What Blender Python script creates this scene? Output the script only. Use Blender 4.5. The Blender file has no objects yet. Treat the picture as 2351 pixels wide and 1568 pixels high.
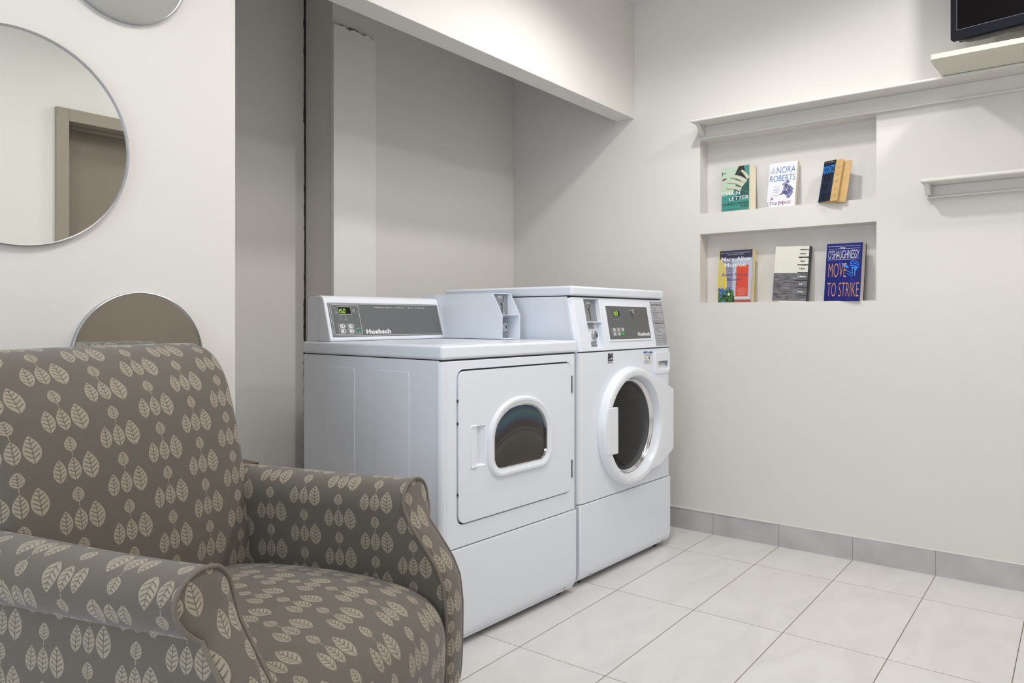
import bpy, bmesh, math, random
from math import sin, cos, pi, radians, sqrt
from mathutils import Vector, Matrix
from mathutils.geometry import tessellate_polygon
random.seed(7)
scn = bpy.context.scene
COL = scn.collection

# ------------------------------------------------------------------ camera
F_PX, YAW, HORIZON, EYE = 1703.13, 0.6576, 730.8, 1.025
cam_d = bpy.data.cameras.new('camera')
cam = bpy.data.objects.new('camera', cam_d)
COL.objects.link(cam)
cam.location = (0, 0, EYE)
cam.rotation_euler = (radians(90), 0, YAW - radians(90))
cam_d.sensor_fit = 'HORIZONTAL'
cam_d.sensor_width = 36.0
cam_d.lens = F_PX / 2351.0 * 36.0
cam_d.shift_x = 0.0
cam_d.shift_y = (HORIZON - 784.0) / 2351.0
cam_d.clip_start = 0.02
scn.camera = cam

# ------------------------------------------------------------------ colour, world
scn.view_settings.view_transform = 'Standard'
scn.view_settings.look = 'None'
scn.view_settings.gamma = 1.0
scn.view_settings.use_curve_mapping = False
scn.view_settings.exposure = 0.13
world = bpy.data.worlds.new('world')
scn.world = world
world.use_nodes = True
world.node_tree.nodes['Background'].inputs[0].default_value = (0.8, 0.85, 1.0, 1)
world.node_tree.nodes['Background'].inputs[1].default_value = 0.3

CEIL = 2.62

def add_light(kind, name, loc, energy, color, rot=(0, 0, 0), **kw):
    ld = bpy.data.lights.new(name, kind)
    ld.energy = energy
    ld.color = color
    for k, v in kw.items():
        setattr(ld, k, v)
    o = bpy.data.objects.new(name, ld)
    o.location = loc
    o.rotation_euler = rot
    COL.objects.link(o)
    return o

WARM = (1.0, 0.986, 0.960)
SPOTS = [(2.40, 1.12, 37, 157, 0.66, 0.045), (2.66, -0.06, 33, 174, 0.3, 0.09), (0.72, 0.62, 24, 156, 0.7, 0.06)]
for (lx, ly, en, sz, sbl, soft) in SPOTS:
    add_light('SPOT', 'downlight_lamp', (lx, ly, CEIL - 0.03), en, WARM,
              spot_size=radians(sz), spot_blend=sbl, shadow_soft_size=soft)
# added ceiling fill, out of view, that lights the whole room softly
add_light('AREA', 'ceiling_fill_lamp', (1.50, 0.58, CEIL - 0.035), 7, (1.0, 0.985, 0.965),
          shape='RECTANGLE', size=1.2, size_y=0.6)
# added bluish side fill, set in an unseen made-up window
add_light('AREA', 'window_fill_lamp', (-1.66, 0.75, 1.45), 16, (0.74, 0.87, 1.0), rot=(0, radians(-90), 0),
          shape='RECTANGLE', size=1.3, size_y=1.5)

# ------------------------------------------------------------------ materials
def srgb(r, g, b):
    def c(x):
        x /= 255.0
        return x / 12.92 if x <= 0.04045 else ((x + 0.055) / 1.055) ** 2.4
    return (c(r), c(g), c(b), 1)

class Sock:
    """tiny expression builder over math nodes"""
    nt = None
    def __init__(s, o): s.o = o
    @staticmethod
    def m(op, a, b=None, c=None):
        n = Sock.nt.nodes.new('ShaderNodeMath')
        n.operation = op
        for i, v in enumerate((a, b, c)):
            if v is None: continue
            if isinstance(v, Sock): Sock.nt.links.new(v.o, n.inputs[i])
            else: n.inputs[i].default_value = v
        return Sock(n.outputs[0])
    def __add__(s, o): return Sock.m('ADD', s, o)
    def __sub__(s, o): return Sock.m('SUBTRACT', s, o)
    def __rsub__(s, o): return Sock.m('SUBTRACT', o, s)
    def __mul__(s, o): return Sock.m('MULTIPLY', s, o)
    def __truediv__(s, o): return Sock.m('DIVIDE', s, o)
    def __lt__(s, o): return Sock.m('LESS_THAN', s, o)
    def __gt__(s, o): return Sock.m('GREATER_THAN', s, o)
    def __pow__(s, o): return Sock.m('POWER', s, o)
    def abs(s): return Sock.m('ABSOLUTE', s)
    def fract(s): return Sock.m('FRACT', s)
    def floor(s): return Sock.m('FLOOR', s)
    def max(s, o): return Sock.m('MAXIMUM', s, o)
    def min(s, o): return Sock.m('MINIMUM', s, o)
    def sin(s): return Sock.m('SINE', s)

def new_mat(name):
    m = bpy.data.materials.new(name)
    m.use_nodes = True
    nt = m.node_tree
    b = nt.nodes['Principled BSDF']
    Sock.nt = nt
    return m, nt, b

def mat(name, col, rough=0.5, metal=0.0, spec=0.5, coat=0.0, noise=0.0, nscale=30, bump=0.0, bscale=80, emit=None, estr=1.0):
    m, nt, b = new_mat(name)
    b.inputs['Base Color'].default_value = col
    b.inputs['Roughness'].default_value = rough
    b.inputs['Metallic'].default_value = metal
    b.inputs['Specular IOR Level'].default_value = spec
    b.inputs['Coat Weight'].default_value = coat
    tc = nt.nodes.new('ShaderNodeTexCoord')
    n = nt.nodes.new('ShaderNodeTexNoise')
    n.inputs['Scale'].default_value = nscale
    n.inputs['Detail'].default_value = 4
    nt.links.new(tc.outputs['Object'], n.inputs['Vector'])
    mx = nt.nodes.new('ShaderNodeMixRGB')
    mx.blend_type = 'MIX'
    mx.inputs[1].default_value = col
    mx.inputs[2].default_value = tuple([c * (1 - max(noise, 0.02)) for c in col[:3]]) + (1,)
    nt.links.new(n.outputs['Fac'], mx.inputs[0])
    nt.links.new(mx.outputs[0], b.inputs['Base Color'])
    if bump:
        n2 = nt.nodes.new('ShaderNodeTexNoise')
        n2.inputs['Scale'].default_value = bscale
        n2.inputs['Detail'].default_value = 3
        nt.links.new(tc.outputs['Object'], n2.inputs['Vector'])
        bp = nt.nodes.new('ShaderNodeBump')
        bp.inputs['Strength'].default_value = bump
        bp.inputs['Distance'].default_value = 0.002
        nt.links.new(n2.outputs['Fac'], bp.inputs['Height'])
        nt.links.new(bp.outputs[0], b.inputs['Normal'])
    if emit:
        b.inputs['Emission Color'].default_value = emit
        b.inputs['Emission Strength'].default_value = estr
    return m

M = {}
M['wall'] = mat('wall_paint', (0.77, 0.742, 0.710, 1), 0.65, noise=0.03, nscale=3, bump=0.10, bscale=180)
M['board'] = mat('board_paint', (0.88, 0.87, 0.83, 1), 0.6, noise=0.05, nscale=8, bump=0.5, bscale=45)
M['ceiling'] = mat('ceiling_paint', (0.78, 0.77, 0.75, 1), 0.8, noise=0.02)
M['trim'] = mat('trim_paint', (0.76, 0.74, 0.70, 1), 0.45, noise=0.03, nscale=10, bump=0.12, bscale=120)
M['tvboard'] = mat('cream_board_paint', srgb(226, 224, 208), 0.55, noise=0.06, nscale=15, bump=0.35, bscale=60)
M['gap'] = mat('dark_gap', (0.07, 0.055, 0.045, 1), 0.9, noise=0.8, nscale=90)
M['doorpaint'] = mat('taupe_door_paint', srgb(138, 127, 114), 0.5, noise=0.05)
M['frame_taupe'] = mat('taupe_frame_paint', srgb(152, 143, 130), 0.45, noise=0.05)
M['white'] = mat('white_enamel', (0.85, 0.895, 0.97, 1), 0.26, spec=0.5, coat=0.15, noise=0.015, nscale=5)
M['whitep'] = mat('white_plastic', (0.86, 0.89, 0.94, 1), 0.28, spec=0.5, noise=0.01)
M['grey'] = mat('grey_faceplate', srgb(104, 106, 108), 0.42, noise=0.08, nscale=400)
M['ltgrey'] = mat('light_grey_label', srgb(176, 178, 182), 0.5)
M['metal'] = mat('brushed_metal', (0.55, 0.56, 0.58, 1), 0.35, 1.0, noise=0.1, nscale=60)
M['metald'] = mat('zinc_plate', (0.40, 0.41, 0.43, 1), 0.45, 0.7, noise=0.12, nscale=60)
M['chrome'] = mat('chrome', (0.8, 0.8, 0.82, 1), 0.12, 1.0)
M['black'] = mat('black_plastic', (0.015, 0.015, 0.018, 1), 0.35)
M['bezel'] = mat('tv_bezel_plastic', (0.010, 0.011, 0.017, 1), 0.5, spec=0.1)
M['bezelg'] = mat('tv_grille_plastic', (0.10, 0.095, 0.09, 1), 0.5)
M['screen'] = mat('tv_screen_glass', (0.005, 0.004, 0.005, 1), 0.35, spec=0.04)
M['ink'] = mat('black_ink', (0.03, 0.03, 0.03, 1), 0.6)
M['inkw'] = mat('white_ink', (0.85, 0.86, 0.87, 1), 0.5)
M['lcd'] = mat('display_window', (0.012, 0.014, 0.01, 1), 0.15)
M['led'] = mat('green_led_digits', (0.3, 0.6, 0.05, 1), 0.5, emit=(0.55, 0.95, 0.05, 1), estr=1.0)
M['green'] = mat('green_button', srgb(20, 108, 88), 0.4)
M['green2'] = mat('bright_green_button', srgb(50, 150, 50), 0.4)
M['blue'] = mat('blue_ink', srgb(20, 105, 175), 0.5)
M['rubber'] = mat('dark_rubber', (0.03, 0.03, 0.03, 1), 0.7)
M['mahog'] = mat('mahogany_leg', srgb(92, 34, 20), 0.25, noise=0.4, nscale=14, coat=0.4)
M['wood'] = mat('brown_table_wood', srgb(104, 78, 62), 0.35, noise=0.35, nscale=12)
M['piping'] = mat('taupe_piping', srgb(118, 110, 100), 0.8, noise=0.1, nscale=300, bump=0.3, bscale=900)
M['paper'] = mat('book_paper', srgb(232, 220, 196), 0.8, noise=0.1, nscale=60)
M['paperold'] = mat('yellowed_paper', srgb(214, 178, 120), 0.8, noise=0.25, nscale=40)
M['paperw'] = mat('pale_paper', srgb(226, 218, 206), 0.8, noise=0.1, nscale=60)
M['dust'] = mat('floor_crumb', srgb(70, 60, 50), 0.8)

M['lens'] = mat('lamp_lens', (0.9, 0.9, 0.88, 1), 0.5, emit=(1, 0.95, 0.88, 1), estr=2.0)
M['fill_pane'] = mat('glowing_fill_pane', (0.8, 0.85, 0.9, 1), 0.3, emit=(0.85, 0.92, 1, 1), estr=1.5)  # glowing pane of the added window
# mirror
m, nt, b = new_mat('mirror_glass')
b.inputs['Base Color'].default_value = (0.86, 0.89, 0.86, 1)
b.inputs['Metallic'].default_value = 1.0
b.inputs['Roughness'].default_value = 0.0
M['mirror'] = m

# dryer window glass: dark tempered glass, reflected stress colours painted in as bands
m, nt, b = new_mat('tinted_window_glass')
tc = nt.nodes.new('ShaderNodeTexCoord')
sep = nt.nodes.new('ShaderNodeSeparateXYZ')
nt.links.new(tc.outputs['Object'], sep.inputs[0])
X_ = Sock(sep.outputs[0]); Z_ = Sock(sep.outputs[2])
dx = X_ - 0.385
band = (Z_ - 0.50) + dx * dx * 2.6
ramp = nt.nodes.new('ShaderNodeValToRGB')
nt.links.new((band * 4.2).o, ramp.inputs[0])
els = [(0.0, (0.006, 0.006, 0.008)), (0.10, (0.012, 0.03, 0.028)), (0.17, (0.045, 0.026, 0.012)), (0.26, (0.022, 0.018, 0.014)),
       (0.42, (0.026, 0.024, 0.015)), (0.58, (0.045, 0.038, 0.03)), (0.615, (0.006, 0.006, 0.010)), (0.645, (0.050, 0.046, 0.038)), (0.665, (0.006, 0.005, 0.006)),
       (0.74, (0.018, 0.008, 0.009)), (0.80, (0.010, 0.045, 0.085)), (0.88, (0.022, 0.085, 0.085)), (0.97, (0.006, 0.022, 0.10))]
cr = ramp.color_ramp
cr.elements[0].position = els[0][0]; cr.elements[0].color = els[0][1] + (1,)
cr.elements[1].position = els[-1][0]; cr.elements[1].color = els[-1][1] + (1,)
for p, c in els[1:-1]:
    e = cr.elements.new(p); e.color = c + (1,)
nt.links.new(ramp.outputs[0], b.inputs['Base Color'])
b.inputs['Roughness'].default_value = 0.12
b.inputs['Coat Weight'].default_value = 0.4
b.inputs['Coat Roughness'].default_value = 0.02
M['tint'] = m

# washer door glass: smoky clear bowl
m, nt, b = new_mat('smoky_door_glass')
b.inputs['Base Color'].default_value = (0.42, 0.40, 0.38, 1)
b.inputs['Transmission Weight'].default_value = 1.0
b.inputs['Roughness'].default_value = 0.02
b.inputs['IOR'].default_value = 1.35
M['glass'] = m

# upholstery: woven leaf pattern in uv metres
def fabric(name, seed=0.0):
    m, nt, b = new_mat(name)
    uv = nt.nodes.new('ShaderNodeUVMap')
    sp = nt.nodes.new('ShaderNodeSeparateXYZ')
    nt.links.new(uv.outputs[0], sp.inputs[0])
    U, V = Sock(sp.outputs[0]), Sock(sp.outputs[1])
    PU, PV = 0.092, 0.087
    cu = U / PU + 50.0
    col = cu.floor()
    lu = (cu.fract() - 0.5) * PU
    half = (col * 0.5).fract()
    lv = ((V / PV + 50.0) + half).fract() * PV
    def leaf(cx, cy, W, H, tilt, pitch, p=0.88, vein=0.0008):
        a = lu - cx
        bb0 = lv - cy
        a = a - bb0 * tilt
        bb = bb0 / H + 0.5
        inside = (bb > 0.001) * (bb < 0.999)
        bc = bb.max(0.001).min(0.999)
        t = (bc * 0.88 + 0.06 * 0)
        w = ((bc * (1.0 - bc)) * 4.0) ** p
        w = w * (1.18 - bc * 0.36) * W
        aa = a.abs()
        body = (aa < w) * inside
        mid = (aa < vein) * (bb < 0.9)
        lat = (((bb0 - aa * 0.65) / pitch).fract() < 0.26) * (aa < w * 0.80) * (bb > 0.10) * (bb < 0.93)
        return body * (1.0 - mid.max(lat))
    cyc = 0.027
    L = leaf(-0.0275, cyc - 0.001, 0.0112, 0.040, 0.05, 0.0072)
    L = L.max(leaf(-0.002, cyc, 0.0114, 0.040, 0.0, 0.0072))
    L = L.max(leaf(0.0270, cyc + 0.001, 0.0146, 0.048, -0.05, 0.0080))
    L = L.max(leaf(-0.002, 0.0700, 0.0104, 0.025, 0.0, 0.0052, 0.66, 0.0007))
    stem = ((lu + 0.002).abs() < 0.0006) * (lv > 0.049) * (lv < 0.060)
    L = L.max(stem)
    rib = (V * (2 * pi / 0.0016)).sin() * 0.5 + 0.5
    tw = ((U * (2 * pi / 0.0021)).sin()) * 0.5 + 0.5
    mx = nt.nodes.new('ShaderNodeMixRGB')
    mx.inputs[1].default_value = srgb(102, 95, 86)
    mx.inputs[2].default_value = srgb(158, 148, 131)
    nt.links.new(L.o, mx.inputs[0])
    tone = rib * 0.16 + tw * 0.08 + 0.86
    mul = nt.nodes.new('ShaderNodeMixRGB')
    mul.blend_type = 'MULTIPLY'
    mul.inputs[0].default_value = 1.0
    cmb = nt.nodes.new('ShaderNodeCombineXYZ')
    for i in range(3): nt.links.new(tone.o, cmb.inputs[i])
    nt.links.new(mx.outputs[0], mul.inputs[1])
    nt.links.new(cmb.outputs[0], mul.inputs[2])
    nt.links.new(mul.outputs[0], b.inputs['Base Color'])
    b.inputs['Roughness'].default_value = 0.72
    b.inputs['Sheen Weight'].default_value = 0.25
    b.inputs['Specular IOR Level'].default_value = 0.35
    bp = nt.nodes.new('ShaderNodeBump')
    bp.inputs['Strength'].default_value = 0.35
    bp.inputs['Distance'].default_value = 0.0006
    nt.links.new((rib + L * 0.8).o, bp.inputs['Height'])
    nt.links.new(bp.outputs[0], b.inputs['Normal'])
    return m
M['fabric'] = fabric('leaf_upholstery')

# floor tiles
XW, TX1, TB, TYA, TA = 3.3754, 3.0629, 0.6087, 1.3965, 0.3085
m, nt, b = new_mat('porcelain_floor_tiles')
tc = nt.nodes.new('ShaderNodeTexCoord')
sp = nt.nodes.new('ShaderNodeSeparateXYZ')
nt.links.new(tc.outputs['Object'], sp.inputs[0])
gx = (Sock(sp.outputs[0]) - (TX1 - 20 * TB)) / TB
gy = (Sock(sp.outputs[1]) - (TYA - 30 * TA)) / TA
def edge(g, per, w):
    f = g.fract()
    return (f.min(1.0 - f) * per) < w
jit = (gx.floor() * 12.9898 + gy.floor() * 78.233).sin() * 43758.5453
rnd = jit.fract()
grout = edge(gx, TB, 0.0011).max(edge(gy, TA, 0.0013))
cmb = nt.nodes.new('ShaderNodeCombineXYZ')
nt.links.new((Sock(sp.outputs[0]) * 1.0 + rnd * 7.0).o, cmb.inputs[0])
nt.links.new((Sock(sp.outputs[1]) * 2.2 + rnd * 3.0).o, cmb.inputs[1])
n1 = nt.nodes.new('ShaderNodeTexNoise'); n1.inputs['Scale'].default_value = 3.2; n1.inputs['Detail'].default_value = 7; n1.inputs['Distortion'].default_value = 1.2
nt.links.new(cmb.outputs[0], n1.inputs['Vector'])
rmp = nt.nodes.new('ShaderNodeValToRGB')
rmp.color_ramp.elements[0].position = 0.32; rmp.color_ramp.elements[0].color = (0.70, 0.675, 0.665, 1)
rmp.color_ramp.elements[1].position = 0.62; rmp.color_ramp.elements[1].color = (0.76, 0.735, 0.722, 1)
nt.links.new(n1.outputs['Fac'], rmp.inputs[0])
n2 = nt.nodes.new('ShaderNodeTexNoise'); n2.inputs['Scale'].default_value = 90; n2.inputs['Detail'].default_value = 2
nt.links.new(tc.outputs['Object'], n2.inputs['Vector'])
speck = (Sock(n2.outputs['Fac']) > 0.775)
mx = nt.nodes.new('ShaderNodeMixRGB'); mx.inputs[2].default_value = (0.34, 0.30, 0.27, 1)
nt.links.new(rmp.outputs[0], mx.inputs[1]); nt.links.new((speck * 0.5).o, mx.inputs[0])
mg = nt.nodes.new('ShaderNodeMixRGB'); mg.inputs[2].default_value = (0.20, 0.155, 0.12, 1)
nt.links.new(mx.outputs[0], mg.inputs[1]); nt.links.new(grout.o, mg.inputs[0])
nt.links.new(mg.outputs[0], b.inputs['Base Color'])
nt.links.new((grout * 0.4 + 0.38).o, b.inputs['Roughness'])
bp = nt.nodes.new('ShaderNodeBump'); bp.inputs['Distance'].default_value = 0.002; bp.inputs['Strength'].default_value = 0.6
nt.links.new((1.0 - grout).o, bp.inputs['Height']); nt.links.new(bp.outputs[0], b.inputs['Normal'])
M['tiles'] = m
# baseboard tiles
m, nt, b = new_mat('grey_skirting_tiles')
tc = nt.nodes.new('ShaderNodeTexCoord')
sp = nt.nodes.new('ShaderNodeSeparateXYZ')
nt.links.new(tc.outputs['Object'], sp.inputs[0])
gy = (Sock(sp.outputs[1]) - (TYA - 30 * TA)) / TA
gx = (Sock(sp.outputs[0]) - (TX1 - 20 * TB)) / TA
nrm = nt.nodes.new('ShaderNodeNewGeometry')
f = gy.fract()
grout = (f.min(1.0 - f) * TA) < 0.0012
n1 = nt.nodes.new('ShaderNodeTexNoise'); n1.inputs['Scale'].default_value = 7; n1.inputs['Detail'].default_value = 6
nt.links.new(tc.outputs['Object'], n1.inputs['Vector'])
rmp = nt.nodes.new('ShaderNodeValToRGB')
rmp.color_ramp.elements[0].position = 0.3; rmp.color_ramp.elements[0].color = (0.44, 0.435, 0.43, 1)
rmp.color_ramp.elements[1].position = 0.7; rmp.color_ramp.elements[1].color = (0.56, 0.555, 0.55, 1)
nt.links.new(n1.outputs['Fac'], rmp.inputs[0])
mg = nt.nodes.new('ShaderNodeMixRGB'); mg.inputs[2].default_value = (0.28, 0.25, 0.22, 1)
nt.links.new(rmp.outputs[0], mg.inputs[1]); nt.links.new(grout.o, mg.inputs[0])
nt.links.new(mg.outputs[0], b.inputs['Base Color'])
b.inputs['Roughness'].default_value = 0.4
M['skirt'] = m

# ------------------------------------------------------------------ mesh helpers
def finish(me, smooth_angle=35):
    for p in me.polygons: p.use_smooth = True
    me.set_sharp_from_angle(angle=radians(smooth_angle))

def obj(name, bm, mats, parent=None, bevel=0.0, seg=2, angle=35, loc=None, rot=None, normals=True, limit=30):
    me = bpy.data.meshes.new(name)
    if normals: bmesh.ops.recalc_face_normals(bm, faces=bm.faces[:])
    bm.to_mesh(me); bm.free()
    if not isinstance(mats, (list, tuple)): mats = [mats]
    for mm in mats: me.materials.append(mm)
    finish(me, angle)
    o = bpy.data.objects.new(name, me)
    COL.objects.link(o)
    if parent is not None: o.parent = parent
    if loc: o.location = loc
    if rot: o.rotation_euler = rot
    if bevel:
        md = o.modifiers.new('bevel', 'BEVEL')
        md.width = bevel; md.segments = seg; md.limit_method = 'ANGLE'; md.angle_limit = radians(limit)
        md.harden_normals = True
    return o

def empty(name, loc=(0, 0, 0), rz=0, rx=0, ry=0):
    o = bpy.data.objects.new(name, None)
    o.empty_display_size = 0.1
    COL.objects.link(o)
    o.location = loc
    o.rotation_euler = (rx, ry, rz)
    return o

def tag(o, label, cat, group=None):
    o['label'] = label; o['category'] = cat
    if group: o['group'] = group
    return o

def struct(o):
    o['kind'] = 'structure'
    return o

IDM = (Vector((0, 0, 0)), Vector((1, 0, 0)), Vector((0, 0, 1)), Vector((0, -1, 0)))
def basis(o, ex, ez):
    o = Vector(o); ex = Vector(ex).normalized(); ez = Vector(ez).normalized()
    return (o, ex, ez, ez.cross(ex) * -1 if False else ex.cross(ez))
def bp3(B, x, z, n=0.0):
    return B[0] + B[1] * x + B[2] * z + B[3] * n

def box(bm, x0, x1, y0, y1, z0, z1, mi=0):
    v = [bm.verts.new((x, y, z)) for x in (x0, x1) for y in (y0, y1) for z in (z0, z1)]
    for f in ((0, 1, 3, 2), (4, 6, 7, 5), (0, 4, 5, 1), (2, 3, 7, 6), (0, 2, 6, 4), (1, 5, 7, 3)):
        bm.faces.new([v[i] for i in f]).material_index = mi

def BX(*a):
    bm = bmesh.new(); box(bm, *a); return bm

def plate(bm, outer, holes, B, n0, n1, mi=0, wall_mi=None):
    """flat plate with holes: outline points (x,z) on basis B, front at offset n1, back at n0"""
    loops = [outer] + list(holes)
    flat = []
    polys = []
    for lp in loops:
        polys.append([Vector((p[0], p[1], 0)) for p in lp]); flat += lp
    tris = tessellate_polygon(polys)
    fr = [bm.verts.new(bp3(B, p[0], p[1], n1)) for p in flat]
    bk = [bm.verts.new(bp3(B, p[0], p[1], n0)) for p in flat]
    for t in tris:
        try:
            bm.faces.new([fr[i] for i in t]).material_index = mi
            bm.faces.new([bk[i] for i in reversed(t)]).material_index = mi
        except ValueError: pass
    k = 0
    for lp in loops:
        n = len(lp)
        for i in range(n):
            j = (i + 1) % n
            bm.faces.new((fr[k + i], fr[k + j], bk[k + j], bk[k + i])).material_index = mi if wall_mi is None else wall_mi
        k += n
    bmesh.ops.dissolve_limit(bm, angle_limit=0.001, verts=bm.verts[:], edges=bm.edges[:]) if False else None

def rrect(x0, x1, z0, z1, r, seg=6):
    pts = []
    if not isinstance(r, (list, tuple)): r = (r, r, r, r)
    for (cx, cz, a0, rr) in ((x1 - r[0], z1 - r[0], 0, r[0]), (x0 + r[1], z1 - r[1], 90, r[1]), (x0 + r[2], z0 + r[2], 180, r[2]), (x1 - r[3], z0 + r[3], 270, r[3])):
        for i in range(seg + 1):
            a = radians(a0 + 90 * i / seg)
            pts.append((cx + rr * cos(a), cz + rr * sin(a)))
    return pts

def circ(cx, cz, r, n=48, rz=None):
    rz = rz or r
    return [(cx + r * cos(2 * pi * i / n), cz + rz * sin(2 * pi * i / n)) for i in range(n)]

def loft(bm, rings, closed=True, cap0=False, cap1=False, mi=0):
    R = [[bm.verts.new(p) for p in ring] for ring in rings]
    n = len(R[0])
    for a, b_ in zip(R[:-1], R[1:]):
        for i in range(n if closed else n - 1):
            j = (i + 1) % n
            bm.faces.new((a[i], a[j], b_[j], b_[i])).material_index = mi
    if cap0: bm.faces.new(R[0]).material_index = mi
    if cap1: bm.faces.new(R[-1]).material_index = mi

def tube(bm, path, r, n=8, closed=False, mi=0):
    P = [Vector(p) for p in path]
    rings = []
    up = Vector((0, 0, 1))
    prev = None
    N = len(P)
    for i, p in enumerate(P):
        if closed: t = (P[(i + 1) % N] - P[i - 1])
        else: t = P[min(i + 1, N - 1)] - P[max(i - 1, 0)]
        t.normalize()
        if prev is None:
            a = Vector((1, 0, 0)) if abs(t.x) < 0.8 else Vector((0, 1, 0))
            nrm = (a - t * a.dot(t)).normalized()
        else:
            nrm = (prev - t * prev.dot(t)).normalized()
        prev = nrm
        bn = t.cross(nrm)
        rr = r[i] if isinstance(r, (list, tuple)) else r
        rings.append([p + nrm * (rr * cos(2 * pi * k / n)) + bn * (rr * sin(2 * pi * k / n)) for k in range(n)])
    if closed: rings.append(rings[0])
    loft(bm, rings, True, not closed, not closed, mi)

def prism_x(bm, prof, x0, x1, mi=0):
    """profile (y,z) extruded along x"""
    loft(bm, [[(x0, y, z) for y, z in prof], [(x1, y, z) for y, z in prof]], True, True, True, mi)

def smooth_path(pts, n):
    """catmull-rom resample"""
    P = [Vector(p) for p in pts]
    out = []
    seg = []
    for i in range(len(P) - 1):
        p0 = P[i - 1] if i > 0 else P[i] * 2 - P[i + 1]
        p1, p2 = P[i], P[i + 1]
        p3 = P[i + 2] if i + 2 < len(P) else P[i + 1] * 2 - P[i]
        for k in range(12):
            t = k / 12.0
            seg.append(0.5 * ((2 * p1) + (p2 - p0) * t + (2 * p0 - 5 * p1 + 4 * p2 - p3) * t * t + (3 * p1 - p0 - 3 * p2 + p3) * t ** 3))
    seg.append(P[-1])
    L = [0]
    for a, b_ in zip(seg[:-1], seg[1:]): L.append(L[-1] + (b_ - a).length)
    k = 0
    for i in range(n):
        s = L[-1] * i / (n - 1)
        while k < len(L) - 2 and L[k + 1] < s: k += 1
        d = L[k + 1] - L[k]
        t = (s - L[k]) / d if d > 1e-9 else 0
        out.append(seg[k].lerp(seg[k + 1], min(1, max(0, t))))
    return out, L[-1]

def grid(bm, pts, uvs, mi=0):
    """pts[i][j] grid with uv metres"""
    uvl = bm.loops.layers.uv.verify()
    V = [[bm.verts.new(p) for p in row] for row in pts]
    for i in range(len(V) - 1):
        for j in range(len(V[0]) - 1):
            idx = ((i, j), (i + 1, j), (i + 1, j + 1), (i, j + 1))
            try: fc = bm.faces.new([V[a][b_] for a, b_ in idx])
            except ValueError: continue
            fc.material_index = mi
            for lp, (a, b_) in zip(fc.loops, idx): lp[uvl].uv = uvs[a][b_]

def text_mesh(s, size=1.0, bold=0.0, shear=0.0, spacing=1.0, sx=1.0):
    c = bpy.data.curves.new('lettering', 'FONT')
    c.body = s; c.size = 1.0; c.offset = bold; c.shear = shear; c.space_character = spacing
    c.resolution_u = 3
    o = bpy.data.objects.new('tmp', c)
    COL.objects.link(o)
    bpy.context.view_layer.update()
    dg = bpy.context.evaluated_depsgraph_get()
    me = o.evaluated_get(dg).to_mesh()
    vs = [(v.co.x, v.co.y) for v in me.vertices]
    fs = [list(p.vertices) for p in me.polygons]
    o.evaluated_get(dg).to_mesh_clear()
    bpy.data.objects.remove(o)
    bpy.data.curves.remove(c)
    return vs, fs

def put_text(bm, s, B, x, z, w=None, h=0.01, n=0.0004, bold=0.0, shear=0.0, spacing=1.0, align='L', mi=0, rot=False, taper=None):
    """write s with lower-left (or centre) at x,z; cap height h; fitted to width w"""
    vs, fs = text_mesh(s, bold=bold, shear=shear, spacing=spacing)
    if not vs: return
    x0 = min(v[0] for v in vs); x1 = max(v[0] for v in vs)
    z0 = 0.0
    cap = 0.73
    sx = (w / (x1 - x0)) if w else h / cap
    sz = h / cap
    W = (x1 - x0) * sx
    ox = x - (W / 2 if align == 'C' else (W if align == 'R' else 0))
    vv = [bm.verts.new(bp3(B, ox + (v[0] - x0) * sx, z + (v[1] - z0) * sz, n)) for v in vs]
    for f_ in fs:
        try: bm.faces.new([vv[i] for i in f_]).material_index = mi
        except ValueError: pass

def line_shape(bm, pts, B, w, n=0.0004, closed=False, mi=0):
    P = [Vector((p[0], p[1])) for p in pts]
    N = len(P)
    L, R = [], []
    for i in range(N):
        if closed: t = P[(i + 1) % N] - P[i - 1]
        else: t = P[min(i + 1, N - 1)] - P[max(i - 1, 0)]
        t.normalize()
        q = Vector((-t.y, t.x)) * w / 2
        L.append(bm.verts.new(bp3(B, P[i].x + q.x, P[i].y + q.y, n)))
        R.append(bm.verts.new(bp3(B, P[i].x - q.x, P[i].y - q.y, n)))
    for i in range(N if closed else N - 1):
        j = (i + 1) % N
        bm.faces.new((L[i], R[i], R[j], L[j])).material_index = mi

def flat_poly(bm, pts, B, n=0.0004, mi=0):
    tris = tessellate_polygon([[Vector((p[0], p[1], 0)) for p in pts]])
    vv = [bm.verts.new(bp3(B, p[0], p[1], n)) for p in pts]
    for t in tris:
        try: bm.faces.new([vv[i] for i in t]).material_index = mi
        except ValueError: pass

def NB(): return bmesh.new()

# ------------------------------------------------------------------ room
MW = 1.8195          # plane of mirror wall and soffit face
SB = 1.919           # back of soffit
BW = 2.592           # back wall of the alcove
RX = 2.078           # recess corner
REAR = -0.46
XL = -1.7

bm = NB(); box(bm, XL, XW + 0.3, REAR - 0.3, 3.0, -0.05, 0.0)
struct(obj('floor', bm, M['tiles']))
bm = NB(); box(bm, XL, XW + 0.3, REAR - 0.3, 3.0, CEIL, CEIL + 0.05)
struct(obj('ceiling', bm, M['ceiling']))
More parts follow.
